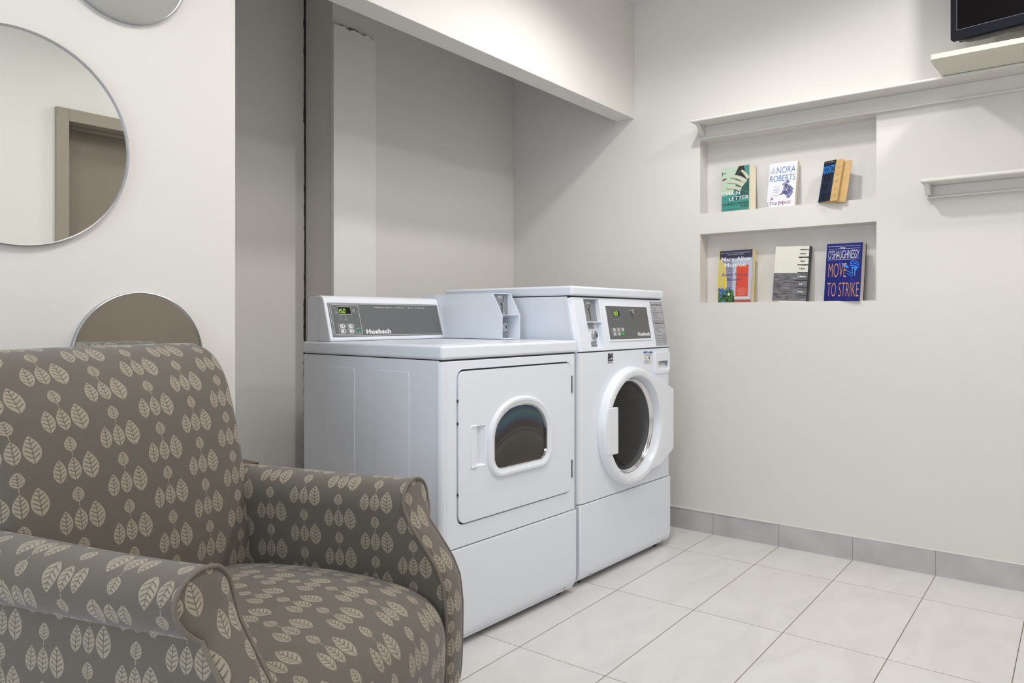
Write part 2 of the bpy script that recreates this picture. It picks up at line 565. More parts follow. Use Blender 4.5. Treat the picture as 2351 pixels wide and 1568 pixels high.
# right wall with two recessed book niches
B = basis((XW, 0, 0), (0, -1, 0), (0, 0, 1))    # local x = -y world, normal = -x world
ny0, ny1 = -1.464, -0.6877
bm = NB()
n1 = [(ny0, 1.5275), (ny1, 1.5275), (ny1, 1.877), (ny0, 1.877)]
n2 = [(ny0, 1.0997), (ny1, 1.0997), (ny1, 1.429), (ny0, 1.429)]
plate(bm, [(-3.0, 0), (0.76, 0), (0.76, CEIL), (-3.0, CEIL)], [n1, n2], B, -0.09, 0.0)
for q in (n1, n2):
    flat_poly(bm, [(q[0][0] - .02, q[0][1] - .02), (q[1][0] + .02, q[1][1] - .02), (q[2][0] + .02, q[2][1] + .02), (q[3][0] - .02, q[3][1] + .02)], B, -0.0895)
struct(obj('wall_right', bm, M['wall'], normals=False))
bm = NB(); box(bm, XL, 1.132, MW, SB, 0, CEIL)
struct(obj('wall_left', bm, M['wall'], bevel=0.003))
bm = NB(); box(bm, 1.132, XW, MW, SB, 2.043, CEIL)
struct(obj('trim_1', bm, M['wall'], bevel=0.002))
# alcove back walls
bm = NB(); box(bm, RX, XW, BW, BW + 0.3, 0, CEIL)
struct(obj('wall_back', bm, M['wall'], bevel=0.003))
bm = NB(); box(bm, 0.5, RX - 0.003, 2.783, 2.95, 0, CEIL)
o = struct(obj('wall_alcove', bm, M['wall']))
bm = NB(); box(bm, 0.4, 0.5, SB, 2.95, 0, CEIL)
struct(obj('wall_alcove_end', bm, M['wall']))
bm = NB()
# ragged dark joint between the two alcove walls
px = []
for i in range(160):
    z = CEIL * i / 159
    wv = 0.0008 + 0.0035 * random.random() ** 2 + (0.003 if z > 1.9 or z < 1.1 else 0)
    px.append((z, wv))
ring = []
rings = [[(RX - w_ - 0.004, 2.781, z), (RX - 0.0005, 2.778 + random.uniform(-.001, .001), z), (RX - 0.0005, 2.80, z), (RX - w_ - .004, 2.80, z)] for z, w_ in px]
loft(bm, rings, True, True, True)
struct(obj('trim_2', bm, M['gap']))
# boxed-in board with torn top
bm = NB()
top = []
xs = [2.0715 + (2.3118 - 2.0715) * i / 24 for i in range(25)]
for i, x in enumerate(xs):
    zt = 2.306 - 0.008 * sin(i * .9) * .4 - random.uniform(0, .006) + (0.0 if i < 20 else -0.002 * (i - 20))
    top.append((x, zt))
outl = [(xs[0], 0.0), (xs[-1], 0.0)] + list(reversed(top))
Bb = basis((0, BW, 0), (1, 0, 0), (0, 0, 1))
plate(bm, outl, [], Bb, -0.001, 0.017)
# torn strip of paper left standing above the board
st = [(x, zt - 0.004) for x, zt in top]
up = [(x, zt + 0.016 * sin(pi * min(1, max(0, (i - 0.5) / 23.0))) * (0.6 + 0.5 * random.random())) for i, (x, zt) in enumerate(top)]
plate(bm, st + list(reversed(up)), [], Bb, -0.001, 0.003, mi=1)
struct(obj('trim_3', bm, [M['board'], M['doorpaint']]))
# rear wall, seen only in the mirrors, with a taupe door
bm = NB()
Br = basis((0, REAR, 0), (-1, 0, 0), (0, 0, 1))
plate(bm, [(-XW - 0.1, 0), (-XL, 0), (-XL, CEIL), (-XW - 0.1, CEIL)], [[(-2.505, 0.001), (-1.595, 0.001), (-1.595, 2.03), (-2.505, 2.03)]], Br, -0.16, 0.0)
struct(obj('wall_rear', bm, M['wall'], normals=False))
bm = NB(); box(bm, XL - 0.1, XL, REAR - 0.2, SB, 0, CEIL)
struct(obj('wall_side', bm, M['wall']))
wn = struct(empty('added_window_1', (XL, 0.75, 1.45)))  # unseen window, added to carry the bluish side fill
bm = NB()
for (a, b_, c, d) in ((-0.80, -0.74, -0.70, 0.70), (0.74, 0.80, -0.70, 0.70), (-0.74, 0.74, 0.64, 0.70), (-0.74, 0.74, -0.70, -0.64), (-0.015, 0.015, -0.64, 0.64)):
    box(bm, -0.01, 0.025, a, b_, c, d)
obj('added_window_frame', bm, M['trim'], wn, bevel=0.002)
bm = NB(); box(bm, -0.006, 0.004, -0.74, 0.74, -0.64, 0.64)
obj('added_window_pane', bm, M['fill_pane'], wn)
pn = tag(empty('ceiling_fill_panel', (1.50, 0.58, CEIL)), 'added rectangular white fill-light panel on the ceiling, out of view', 'ceiling light')
bm = NB(); box(bm, -0.61, 0.61, -0.31, 0.31, -0.014, 0.0)
obj('fill_panel_frame', bm, M['trim'], pn, bevel=0.002)
bm = NB(); box(bm, -0.59, 0.59, -0.29, 0.29, -0.018, -0.013)
obj('fill_panel_glow', bm, M['lens'], pn)  # glowing sheet of the added ceiling fill
dr = struct(empty('door_1', (1.595, REAR, 0)))
bm = NB(); box(bm, 0.004, 0.906, -0.15, -0.105, 0.004, 2.022)
obj('door_leaf', bm, M['doorpaint'], dr, bevel=0.002)
bm = NB()
Bd = basis((0, 0.002, 0), (-1, 0, 0), (0, 0, 1))
plate(bm, [(-0.965, 0), (0.055, 0), (0.055, 2.085), (-0.965, 2.085)][::1], [], Bd, 0, 0.018) if False else None
for (a, b_, c, d) in ((-0.055, 0.004, 0, 2.085), (0.906, 0.965, 0, 2.085)):
    box(bm, a, b_, -0.10, 0.022, c, d)
box(bm, 0.004, 0.906, -0.10, 0.022, 2.022, 2.085)
box(bm, 0.004, 0.02, -0.10, -0.075, 0, 2.022); box(bm, 0.89, 0.906, -0.10, -0.075, 0, 2.022); box(bm, 0.02, 0.89, -0.10, -0.075, 2.006, 2.022)
obj('door_frame', bm, M['frame_taupe'], dr, bevel=0.002)
# baseboards
bm = NB(); box(bm, XW - 0.006, XW + 0.002, REAR, BW, 0.0, 0.0985)
struct(obj('baseboard_right', bm, M['skirt']))
bm = NB()
box(bm, XW - 0.009, XW + 0.001, 1.09, BW, 0.0985, 0.1045)
box(bm, XW - 0.007, XW + 0.001, REAR, 1.09, 0.0985, 0.1030)
struct(obj('trim_4', bm, M['trim'], bevel=0.0015))
bm = NB(); box(bm, XL, 1.132, MW - 0.007, MW + 0.001, 0.0, 0.0985)
struct(obj('baseboard_left', bm, M['skirt']))

# ceiling fixtures
def downlight(x, y, label):
    t = tag(empty('downlight', (x, y, CEIL)), label, 'ceiling light', 'round recessed ceiling lights')
    bm = NB()
    prof = [(0.085, -0.0), (0.085, -0.005), (0.066, -0.008), (0.062, -0.002), (0.062, 0.0)]
    loft(bm, [[(r * cos(2 * pi * k / 40), r * sin(2 * pi * k / 40), z) for k in range(40)] for r, z in prof])
    obj('trim_ring', bm, M['trim'], t)
    bm = NB()
    loft(bm, [[(r * cos(2 * pi * k / 40), r * sin(2 * pi * k / 40), z) for k in range(40)] for r, z in ((0.062, -0.003), (0.062, -0.001))], True, True, True)
    obj('lens', bm, M['lens'], t)
M['lens'] = mat('lamp_lens', (0.9, 0.9, 0.88, 1), 0.5, emit=(1, 0.95, 0.88, 1), estr=3.0)
for (x, y, e, _s, _b, _r), lb in zip(SPOTS, ('round recessed ceiling light in front of the washing machines', 'round recessed ceiling light between television and taupe door', 'round recessed ceiling light above the armchair')):
    downlight(x, y, lb)

# ------------------------------------------------------------------ mirrors
def mirror(cx, cz, r, label):
    t = tag(empty('round_mirror', (cx, MW - 0.0005, cz)), label, 'mirror', 'round mirrors on the left wall')
    bm = NB()
    N = 128
    loft(bm, [[(rr * cos(2 * pi * k / N), y, rr * sin(2 * pi * k / N)) for k in range(N)] for rr, y in ((r - 0.001, 0.0), (r - 0.001, -0.008))], True, True, True)
    obj('mirror_glass', bm, M['mirror'], t)
    bm = NB()
    prof = [(r - 0.0024, -0.007), (r - 0.0024, -0.0125), (r - 0.0008, -0.0135), (r + 0.0008, -0.0125), (r + 0.001, 0.0)]
    loft(bm, [[(rr * cos(2 * pi * k / N), y, rr * sin(2 * pi * k / N)) for k in range(N)] for rr, y in prof])
    obj('mirror_frame', bm, M['metal'], t)
mirror(0.6098, 1.4148, 0.2339, 'large round silver-rimmed mirror reflecting a taupe door frame')
mirror(0.873, 0.9303, 0.157, 'small round wall mirror half hidden behind the armchair back')
mirror(0.8307, 1.8886, 0.157, 'small round wall mirror cut off by the top of the photo')

# ------------------------------------------------------------------ wall shelves
def ledge(name, label, yend, xf, ztop, thick, br_top, br_bot, zap, yin):
    t = tag(empty(name, (XW, yend, ztop)), label, 'shelf', 'white wall ledges')
    d = XW - xf
    L = yend + 0.44
    bm = NB(); box(bm, -d, 0.0, -L, 0.0, -thick, 0.0)
    obj('shelf_board', bm, M['trim'], t, bevel=thick * 0.42, seg=3)
    bm = NB(); box(bm, -0.016, 0.0, -L, -yin, zap, -thick)
    obj('apron', bm, M['trim'], t, bevel=0.002)
    bm = NB(); box(bm, -0.024, 0.0, -L, -yin + 0.003, zap - 0.008, zap)
    obj('bottom_moulding', bm, M['trim'], t, bevel=0.003)
    bm = NB()
    z1 = zap + 0.002
    prof = [(0, -thick), (-br_top, -thick), (-br_bot, z1), (0, z1)]
    loft(bm, [[(x, -yin - w_, z) for x, z in prof] for w_ in (0.0, 0.018)], True, True, True)
    obj('end_bracket', bm, M['trim'], t, bevel=0.0015)
ledge('wall_shelf', 'long white wall ledge running above the upper book niche', 1.461, 3.25, 1.9514, 0.012, 0.095, 0.014, -0.066, 0.012)
ledge('wall_shelf', 'short white wall ledge at the right edge below the television', 0.5104, 3.262, 1.5688, 0.016, 0.098, 0.070, -0.058, 0.012)
# board carrying the television
t = tag(empty('television_shelf', (3.023, 0.4366, 1.9514)), 'thick cream painted shelf board carrying the television', 'shelf')
bm = NB()
ou = [(0.0, 0.0), (0.004, 0.0025), (0.05, 0.0035), (0.12, 0.0), (0.215, -0.003), (0.352, -0.003)]
N = 26
front = []
for i in range(N):
    yy = -0.86 * i / (N - 1)
    front.append((random.uniform(-.0012, .0012), yy))
outl = [(0.004, 0.002)] + [(0.06, 0.003), (0.215, -0.002), (0.352, -0.002), (0.352, -0.86)] + list(reversed(front[1:])) + [(0.0, -0.003)]
v0 = [bm.verts.new((x, y, 0.0005)) for x, y in outl]; v1 = [bm.verts.new((x + random.uniform(-.0008, .0008), y, 0.0185)) for x, y in outl]
bm.faces.new(v0); bm.faces.new(v1)
for i in range(len(outl)):
    j = (i + 1) % len(outl); bm.faces.new((v0[i], v0[j], v1[j], v1[i]))
obj('shelf_board', bm, M['tvboard'], t)

# television, turned a little into the room
tv = tag(empty('television', (3.2, 0.398, 1.97), radians(80 - 90)), 'black flat television at the top right on its cream shelf', 'television')
W_, zb, zt_ = 1.0, 0.093, 0.66
B = basis((0, 0, 0), (0, -1, 0), (0, 0, 1))
bm = NB()
plate(bm, rrect(0.0, W_, zb, zt_, 0.006, 3), [rrect(0.019, W_ - 0.019, zb + 0.034, zt_ - 0.024, 0.001, 1)], B, -0.022, 0.0)
obj('bezel', bm, M['bezel'], tv, bevel=0.002, limit=50)
bm = NB(); box(bm, 0.007, 0.02, -(W_ - 0.012), -0.012, zb + 0.02, zt_ - 0.015)
obj('screen', bm, M['screen'], tv)
bm = NB(); line_shape(bm, [(0.020, zb + 0.035), (W_ - 0.020, zb + 0.035)], B, 0.0016, n=-0.004)
line_shape(bm, [(0.020, zb + 0.035), (0.020, zt_ - 0.025)], B, 0.0010, n=-0.004)
obj('screen_edge', bm, M['ltgrey'], tv)
bm = NB()
prof = [(0.02, zb + 0.012), (0.05, zb + 0.0), (0.075, zb + 0.02), (0.08, zt_ - 0.15), (0.05, zt_ - 0.03), (0.02, zt_ - 0.01)]
loft(bm, [[(x, -y, z) for x, z in prof] for y in (0.015, W_ - 0.015)], True, True, True)
obj('back_housing', bm, M['bezelg'], tv, bevel=0.004)
bm = NB()
g = [(0.03, zb), (0.05, zb - 0.007), (0.10, zb - 0.010), (0.17, zb - 0.006), (0.20, zb - 0.010), (0.245, zb - 0.012), (0.262, zb - 0.008), (0.27, zb + 0.004), (0.03, zb + 0.004)]
plate(bm, g, [], B, -0.045, -0.024)
for i in range(26):
    x = 0.285 + i * 0.0125
    plate(bm, [(x, zb - 0.011), (x + 0.006, zb - 0.011), (x + 0.006, zb + 0.004), (x, zb + 0.004)], [], B, -0.045, -0.03)
plate(bm, [(0.27, zb - 0.001), (0.62, zb - 0.001), (0.62, zb + 0.006), (0.27, zb + 0.006)], [], B, -0.045, -0.024)
obj('speaker_grille', bm, M['bezelg'], tv)
bm = NB()
plate(bm, rrect(0.29, 0.71, 0.0, 0.014, 0.004, 3), [], B, -0.18, 0.06)
obj('stand_base', bm, M['black'], tv, bevel=0.003)
bm = NB(); box(bm, 0.02, 0.06, -0.56, -0.44, 0.012, zb + 0.05)
obj('stand_neck', bm, M['black'], tv, bevel=0.003)

# ------------------------------------------------------------------ dryer
DW, DD = 0.7025, 0.717
dz = tag(empty('tumble_dryer', (1.6385, 1.5333, 0), radians(-2.54)), 'white coin tumble dryer with dark arched window, behind the armchair', 'dryer')
bm = NB()
box(bm, 0.003, DW - 0.003, 0.016, DD, 0.02, 0.896)
for (ya, yb) in ((0.4207, 0.5873), (0.1477, 0.3111)):
    Bs = basis((0.003, 0, 0), (0, -1, 0), (0, 0, 1))
    plate(bm, rrect(-yb, -ya, 0.09, 0.856, 0.012, 4), [], Bs, -0.002, 0.0016)
obj('cabinet', bm, M['white'], dz, bevel=0.0012, limit=50)
FB = IDM
bm = NB()
def face_shell(bm, z0, z1, hole=None, rr=0.020, depth=0.0135, w=DW, curve=False):
    """front sheet with rounded vertical edges wrapping back"""
    plate(bm, [(rr, z0), (w - rr, z0), (w - rr, z1), (rr, z1)], hole or [], FB, -0.0125, 0.0)
    for sgn, cx in ((-1, rr), (1, w - rr)):
        pr = []
        for k in range(9):
            a = radians(90 * k / 8)
            pr.append((cx + sgn * rr * sin(a), depth + 0.006 - (depth + 0.006) * cos(a)))
        inner = [(cx, 0.012)]
        outl = [(cx, 0.0)] + pr[1:] + [(cx, depth + 0.006)]
        loft(bm, [[(x, y, z) for x, y in outl] for z in (z0, z1)], True, True, True)
face_shell(bm, 0.316, 0.8935, [rrect(0.0657, 0.666, 0.384, 0.866, 0.030, 7)])
obj('front_panel', bm, M['white'], dz, bevel=0.002, limit=50)
# black plate standing in for the shade in the gap around the door
bm = NB()
plate(bm, rrect(0.060, 0.672, 0.378, 0.872, 0.030, 7), [], FB, -0.0155, -0.0128)
obj('door_gap_shade', bm, M['black'], dz)
# door
door = obj('door', NB(), M['white'], dz)
def dshape(x0, x1, z0, zs, z1, rb, n=14):
    """window outline: arched top, straight sides, rounded bottom corners"""
    pts = []
    cx = (x0 + x1) / 2; a = (x1 - x0) / 2
    for i in range(2 * n + 1):
        t = pi * i / (2 * n)
        pts.append((cx + a * (abs(cos(t)) ** 0.92) * (1 if cos(t) >= 0 else -1), zs + (z1 - zs) * sin(t) ** 0.96))
    for (ccx, s0) in ((x0 + rb, 180), (x1 - rb, 270)):
        for i in range(7):
            q = radians(s0 + 90 * i / 6)
            pts.append((ccx + rb * cos(q), z0 + rb + rb * sin(q)))
    return pts
bm = NB()
hin = dshape(0.222, 0.522, 0.522, 0.625, 0.745, 0.042)
plate(bm, rrect(0.0700, 0.6620, 0.3885, 0.8605, 0.028, 7), [hin, rrect(0.130, 0.1875, 0.557, 0.683, 0.008, 4)], FB, -0.012, 0.0035)
me = bpy.data.meshes.new('door'); bmesh.ops.recalc_face_normals(bm, faces=bm.faces[:]); bm.to_mesh(me); bm.free()
me.materials.append(M['white']); finish(me); door.data = me
md = door.modifiers.new('bevel', 'BEVEL'); md.width = 0.003; md.segments = 3; md.limit_method = 'ANGLE'; md.angle_limit = radians(50); md.harden_normals = True
# window rim
bm = NB()
C0 = (0.372, 0.628)
def off(pts, s, yv):
    out = []
    N_ = len(pts)
    for i, p in enumerate(pts):
        a = Vector(pts[i - 1]); b2 = Vector(pts[(i + 1) % N_])
        t = (b2 - a).normalized()
        out.append((p[0] + t.y * s, yv, p[1] - t.x * s))
    return out
rims = dshape(0.2305, 0.514, 0.530, 0.628, 0.7365, 0.038)
rings = [off(rims, 0.026, -0.003), off(rims, 0.0245, -0.009), off(rims, 0.019, -0.0135), off(rims, 0.012, -0.0135), off(rims, 0.0085, -0.011), off(rims, 0.0025, -0.0105), off(rims, 0.0, -0.009), off(rims, 0.0, 0.012)]
loft(bm, rings)
obj('window_rim', bm, M['whitep'], door)
bm = NB(); flat = off(rims, 0.001, 0)
plate(bm, [(p[0], p[2]) for p in flat], [], FB, -0.006, -0.002)
obj('window_glass', bm, M['tint'], door)
bm = NB()
loft(bm, [off(rims, -0.001, -0.006), off(rims, -0.004, -0.007), off(rims, -0.006, 0.001)])
obj('window_seal', bm, M['chrome'], door)
# scooped pull: raised flanges at top and bottom with a sloping hollow between
bm = NB()
hx0, hx1, hz0, hz1 = 0.120, 0.190, 0.549, 0.692
NN = 12
pts, uvs = [], []
rows = 22
def pull_y(u, v):
    e = min(v, 1 - v)
    edge_ = 0.0 if e < 0.04 else 1.0
    rise = max(0.0, 1 - abs(e - 0.04) / 0.05)
    bot = min(1, max(0, (e - 0.03) / 0.05))
    shelf_h = -0.0035 - 0.007 * min(1, u / 0.35)
    hollow = 0.010
    if u < 0.45: inner = -0.0055
    else: inner = -0.0055 + (hollow + 0.0055) * min(1, (u - 0.45) / 0.06) - 0.012 * max(0, (u - 0.75) / 0.25)
    frame_ = -0.006 - 0.004 * u if e < 0.10 else 0
    k = bot
    return (-0.0095 * min(1, e / 0.02)) * (1 - k) + inner * k
for i in range(rows + 1):
    v = i / rows
    vv = v
    row, ru = [], []
    for j in range(NN + 1):
        u = j / NN
        y = pull_y(u, v)
        if j == 0 or i in (0, rows): y = 0.004
        row.append((hx0 + (hx1 - hx0) * u, y, hz0 + (hz1 - hz0) * vv)); ru.append((u, v))
    pts.append(row); uvs.append(ru)
grid(bm, pts, uvs)
obj('door_pull', bm, M['white'], door, angle=50)
# hinges
for (za, zb_) in ((0.749, 0.8135), (0.4364, 0.5025)):
    bm = NB(); Lh = (zb_ - za) / 5
    for k in range(5):
        box(bm, 0.6655, 0.6725, -0.0055, 0.004, za + k * Lh + 0.0006, za + (k + 1) * Lh - 0.0006)
    obj('hinge', bm, M['metald'], dz, bevel=0.001)
for z in (0.770, 0.700, 0.480):
    bm = NB(); box(bm, 0.0655, 0.0700, -0.003, 0.006, z - 0.004, z + 0.004)
    obj('door_catch', bm, M['rubber'], dz, bevel=0.0008)
# lower kick panel, curved under at the foot
bm = NB()
prof = [(0.018, 0.3125), (0.003, 0.3125), (0.0, 0.309), (0.0, 0.066), (0.001, 0.052), (0.005, 0.039), (0.012, 0.029), (0.022, 0.022), (0.034, 0.020), (0.05, 0.020), (0.05, 0.3)]
prism_x(bm, prof, 0.004, DW)
obj('kick_panel', bm, M['white'], dz, bevel=0.006, seg=3, limit=60)
for x in (0.052, 0.634):
    bm = NB(); loft(bm, [[(x + r * cos(2 * pi * k / 16), 0.006 + yy, 0.036 + r * sin(2 * pi * k / 16)) for k in range(16)] for r, yy in ((0.0065, 0.004), (0.0065, -0.001), (0.003, -0.002))], True, True, True)
    obj('kick_screw', bm, M['metal'], dz)
for x, y in ((0.05, 0.06), (0.65, 0.06), (0.05, 0.66), (0.65, 0.66)):
    bm = NB(); loft(bm, [[(x + 0.02 * cos(2 * pi * k / 16), y + 0.02 * sin(2 * pi * k / 16), z) for k in range(16)] for z in (0.0, 0.022)], True, True, True)
    obj('levelling_foot', bm, M['black'], dz)
# worktop lid
bm = NB()
box(bm, -0.002, DW + 0.001, -0.003, DD + 0.002, 0.8985, 0.9425)
obj('top_lid', bm, M['white'], dz, bevel=0.010, seg=4)
bm = NB(); box(bm, 0.006, DW - 0.006, 0.006, DD - 0.006, 0.892, 0.900)
obj('lid_gap', bm, M['black'], dz)
bm = NB(); box(bm, 0.03, DW - 0.03, 0.06, 0.545, 0.9415, 0.9432)
obj('lint_lid', bm, M['white'], dz, bevel=0.001)

# console housing
cons = obj('control_console', NB(), M['whitep'], dz)
bm = NB()
prof = [(0.64, 0.9435), (0.568, 0.9435), (0.5665, 0.949), (0.569, 0.956), (0.606, 1.083), (0.608, 1.091), (0.614, 1.1005), (0.624, 1.106), (0.64, 1.1075)]
prism_x(bm, prof, 0.010, 0.577)
me = bpy.data.meshes.new('control_console'); bmesh.ops.recalc_face_normals(bm, faces=bm.faces[:]); bm.to_mesh(me); bm.free()
me.materials.append(M['whitep']); finish(me, 40); cons.data = me
md = cons.modifiers.new('bevel', 'BEVEL'); md.width = 0.006; md.segments = 4; md.limit_method = 'ANGLE'; md.angle_limit = radians(60); md.harden_normals = True
bm = NB(); prism_x(bm, [(0.641, 0.9435), (0.706, 0.9435), (0.706, 1.098), (0.700, 1.103), (0.641, 1.105)], 0.012, 0.575)
obj('console_back', bm, M['white'], cons, bevel=0.002)
ang = math.atan2(1.083 - 0.956, 0.606 - 0.569)
Bc = basis((0, 0.569 - 0.0008, 0.956), (1, 0, 0), (0, cos(ang), sin(ang)))
# measured face coordinates start 1.1 cm lower than this basis
DZC = -0.0105
def sh(p): return (p[0], p[1] + DZC)
def R4(x0, x1, z0, z1, k=0.0): return [(x0, z0 + DZC), (x1, z0 + DZC), (x1 - k, z1 + DZC), (x0 - k, z1 + DZC)]
bm = NB()
plate(bm, [sh(p) for p in rrect(0.0235, 0.5625, 0.0132, 0.140, 0.003, 3)], [], Bc, 0.0, 0.0012)
fpl = obj('faceplate', bm, M['grey'], cons)
bm = NB()
line_shape(bm, [sh(p) for p in rrect(0.0265, 0.5595, 0.0165, 0.1368, 0.004, 3)], Bc, 0.0013, n=0.0016, closed=True)
line_shape(bm, [sh(p) for p in rrect(0.0335, 0.1555, 0.0215, 0.1328, 0.004, 3)], Bc, 0.0012, n=0.0016, closed=True)
put_text(bm, 'Huebsch', Bc, 0.1735, 0.0235 + DZC, w=0.1175, h=0.0165, n=0.0017, bold=0.05, spacing=1.12)
put_text(bm, 'P E R M A N E N T    P R E S S   •   A L L   F A B R I C', Bc, 0.2312, 0.1225 + DZC, w=0.258, h=0.0045, n=0.0017, bold=0.01)
line_shape(bm, [sh(p) for p in circ(0.1325, 0.1115, 0.0058, 20)], Bc, 0.0007, n=0.0016, closed=True)
line_shape(bm, [sh(p) for p in ((0.1325, 0.1115), (0.1325, 0.1150))], Bc, 0.0007, n=0.0016)
line_shape(bm, [sh(p) for p in ((0.1325, 0.1115), (0.1352, 0.1115))], Bc, 0.0007, n=0.0016)
for a_, b_ in (((0.041, 0.122), (0.052, 0.122)), ((0.047, 0.122), (0.0515, 0.113)), ((0.053, 0.110), (0.056, 0.104)), ((0.049, 0.108), (0.0515, 0.101)), ((0.050, 0.1025), (0.058, 0.1025))):
    line_shape(bm, [sh(a_), sh(b_)], Bc, 0.0007, n=0.0016)
for x in (0.0705, 0.0915):
    line_shape(bm, [sh(p) for p in circ(x, 0.0880, 0.0016, 12)], Bc, 0.0006, n=0.0016, closed=True)
put_text(bm, 'HEATING', Bc, 0.0648, 0.0785 + DZC, w=0.013, h=0.0022, n=0.0016)
put_text(bm, 'COOL', Bc, 0.0868, 0.0790 + DZC, w=0.010, h=0.0020, n=0.0016)
put_text(bm, 'DOWN', Bc, 0.0868, 0.0755 + DZC, w=0.011, h=0.0020, n=0.0016)
for i, (x, z) in enumerate(((0.0690, 0.0525), (0.1060, 0.0525), (0.0690, 0.0340), (0.1060, 0.0340))):
    line_shape(bm, [sh(p) for p in rrect(x - 0.0165, x + 0.0145, z - 0.0080, z + 0.0080, 0.006, 4)], Bc, 0.0008, n=0.0016, closed=True)
    flat_poly(bm, [sh(p) for p in rrect(x - 0.009, x + 0.0125, z - 0.0062, z + 0.0062, 0.005, 4)], Bc, 0.0016)
line_shape(bm, [sh(p) for p in rrect(0.1265, 0.1535, 0.0262, 0.0428, 0.005, 4)], Bc, 0.0008, n=0.0016, closed=True)
line_shape(bm, [sh(p) for p in rrect(0.0635, 0.1200, 0.0975, 0.1255, 0.003, 3)], Bc, 0.0010, n=0.0016, closed=True)
obj('faceplate_printing', bm, M['inkw'], fpl, normals=False)
bm = NB()
for i, (x, z, s1, s2) in enumerate(((0.0690, 0.0525, 'HIGH', 'TEMP'), (0.1060, 0.0525, 'LOW', 'TEMP'), (0.0690, 0.0340, 'MED', 'TEMP'), (0.1060, 0.0340, 'DELI', 'CATE'))):
    put_text(bm, s1, Bc, x - 0.0068, z + 0.0005 + DZC, w=0.009, h=0.0024, n=0.0019)
    put_text(bm, s2, Bc, x - 0.0068, z - 0.0032 + DZC, w=0.009, h=0.0024, n=0.0019)
    flat_poly(bm, [sh(p) for p in rrect(x + 0.0050, x + 0.0085, z - 0.0045, z + 0.0045, 0.0015, 3)], Bc, 0.0019)
obj('button_printing', bm, M['ink'], fpl, normals=False)
bm = NB(); plate(bm, [sh(p) for p in rrect(0.131, 0.1515, 0.0280, 0.0412, 0.003, 3)], [], Bc, 0.001, 0.0017)
gb = obj('start_button', bm, M['green'], fpl)
bm = NB(); put_text(bm, 'START', Bc, 0.1340, 0.0362 + DZC, w=0.0125, h=0.0024, n=0.0020)
line_shape(bm, [sh(p) for p in circ(0.1435, 0.0315, 0.0018, 10)], Bc, 0.0006, n=0.0020, closed=True)
obj('start_printing', bm, M['inkw'], gb, normals=False)
bm = NB(); plate(bm, [sh(p) for p in rrect(0.0640, 0.1195, 0.0980, 0.1250, 0.003, 3)], [], Bc, 0.001, 0.0015)
disp = obj('display_window', bm, M['lcd'], fpl)

SEG = {'0': 'abcdef', '1': 'bc', '5': 'afgcd'}
def digits(s, B, x, z, w, h, gap, n, slant=0.0, lean=0.10):
    bm = NB()
    t = w * 0.22
    cx = x
    for ch in s:
        Pm = {'a': ((0, h), (w, h)), 'b': ((w, h), (w, h / 2)), 'c': ((w, h / 2), (w, 0)), 'd': ((0, 0), (w, 0)), 'e': ((0, h / 2), (0, 0)), 'f': ((0, h), (0, h / 2)), 'g': ((0, h / 2), (w, h / 2))}
        for c in SEG[ch]:
            (a0, a1), (b0, b1) = Pm[c]
            d = Vector((b0 - a0, b1 - a1)); d.normalize()
            p0 = (cx + a0 + d.x * t * .25 + a1 * lean, z + a1 + d.y * t * .25); p1 = (cx + b0 - d.x * t * .25 + b1 * lean, z + b1 - d.y * t * .25)
            line_shape(bm, [p0, p1], B, t, n=n)
        cx += w + gap
    return bm
obj('display_digits', digits('150', Bc, 0.0600, 0.1025 + DZC, 0.0075, 0.0145, 0.0050, 0.0020), M['led'], disp, normals=False)

# coin box on the dryer
def slot_plate(bm, B, x0, x1, z0, z1, n):
    plate(bm, [(x0, z0), (x1, z0), (x1, z1), (x0, z1)], [], B, n - 0.003, n)
coin = obj('coin_box', NB(), M['white'], dz)
cx0, cx1, cy, ch = 0.5755, 0.6835, 0.258, 1.1235
bm = NB()
Bl = basis((cx0, 0, 0), (0, -1, 0), (0, 0, 1))
side = [(-0.704, 0.945), (-cy, 0.945), (-cy, 1.038), (-0.3067, ch), (-0.704, ch)]
for xx, s in ((cx0, -0.0016), (cx1, -0.0016)):
    Bq = basis((xx, 0, 0), (0, -1, 0), (0, 0, 1))
    plate(bm, side, [], Bq, -0.0025 if xx == cx0 else 0.0, 0.0 if xx == cx0 else 0.0025)
box(bm, cx0, cx1, 0.3067, 0.704, ch - 0.0025, ch)
box(bm, cx0, cx1, 0.70, 0.704, 0.945, ch)
box(bm, cx0, cx1, cy, 0.70, 0.945, 0.9475)
box(bm, cx0 + 0.002, cx1 - 0.002, cy + 0.0005, 0.33, 1.036, 1.0385)
box(bm, cx0 + 0.002, cx1 - 0.002, 0.325, 0.328, 0.947, ch - 0.002)
me = bpy.data.meshes.new('coin_box'); bmesh.ops.recalc_face_normals(bm, faces=bm.faces[:]); bm.to_mesh(me); bm.free()
me.materials.append(M['white']); finish(me); coin.data = me
md = coin.modifiers.new('bevel', 'BEVEL'); md.width = 0.001; md.segments = 2; md.limit_method = 'ANGLE'
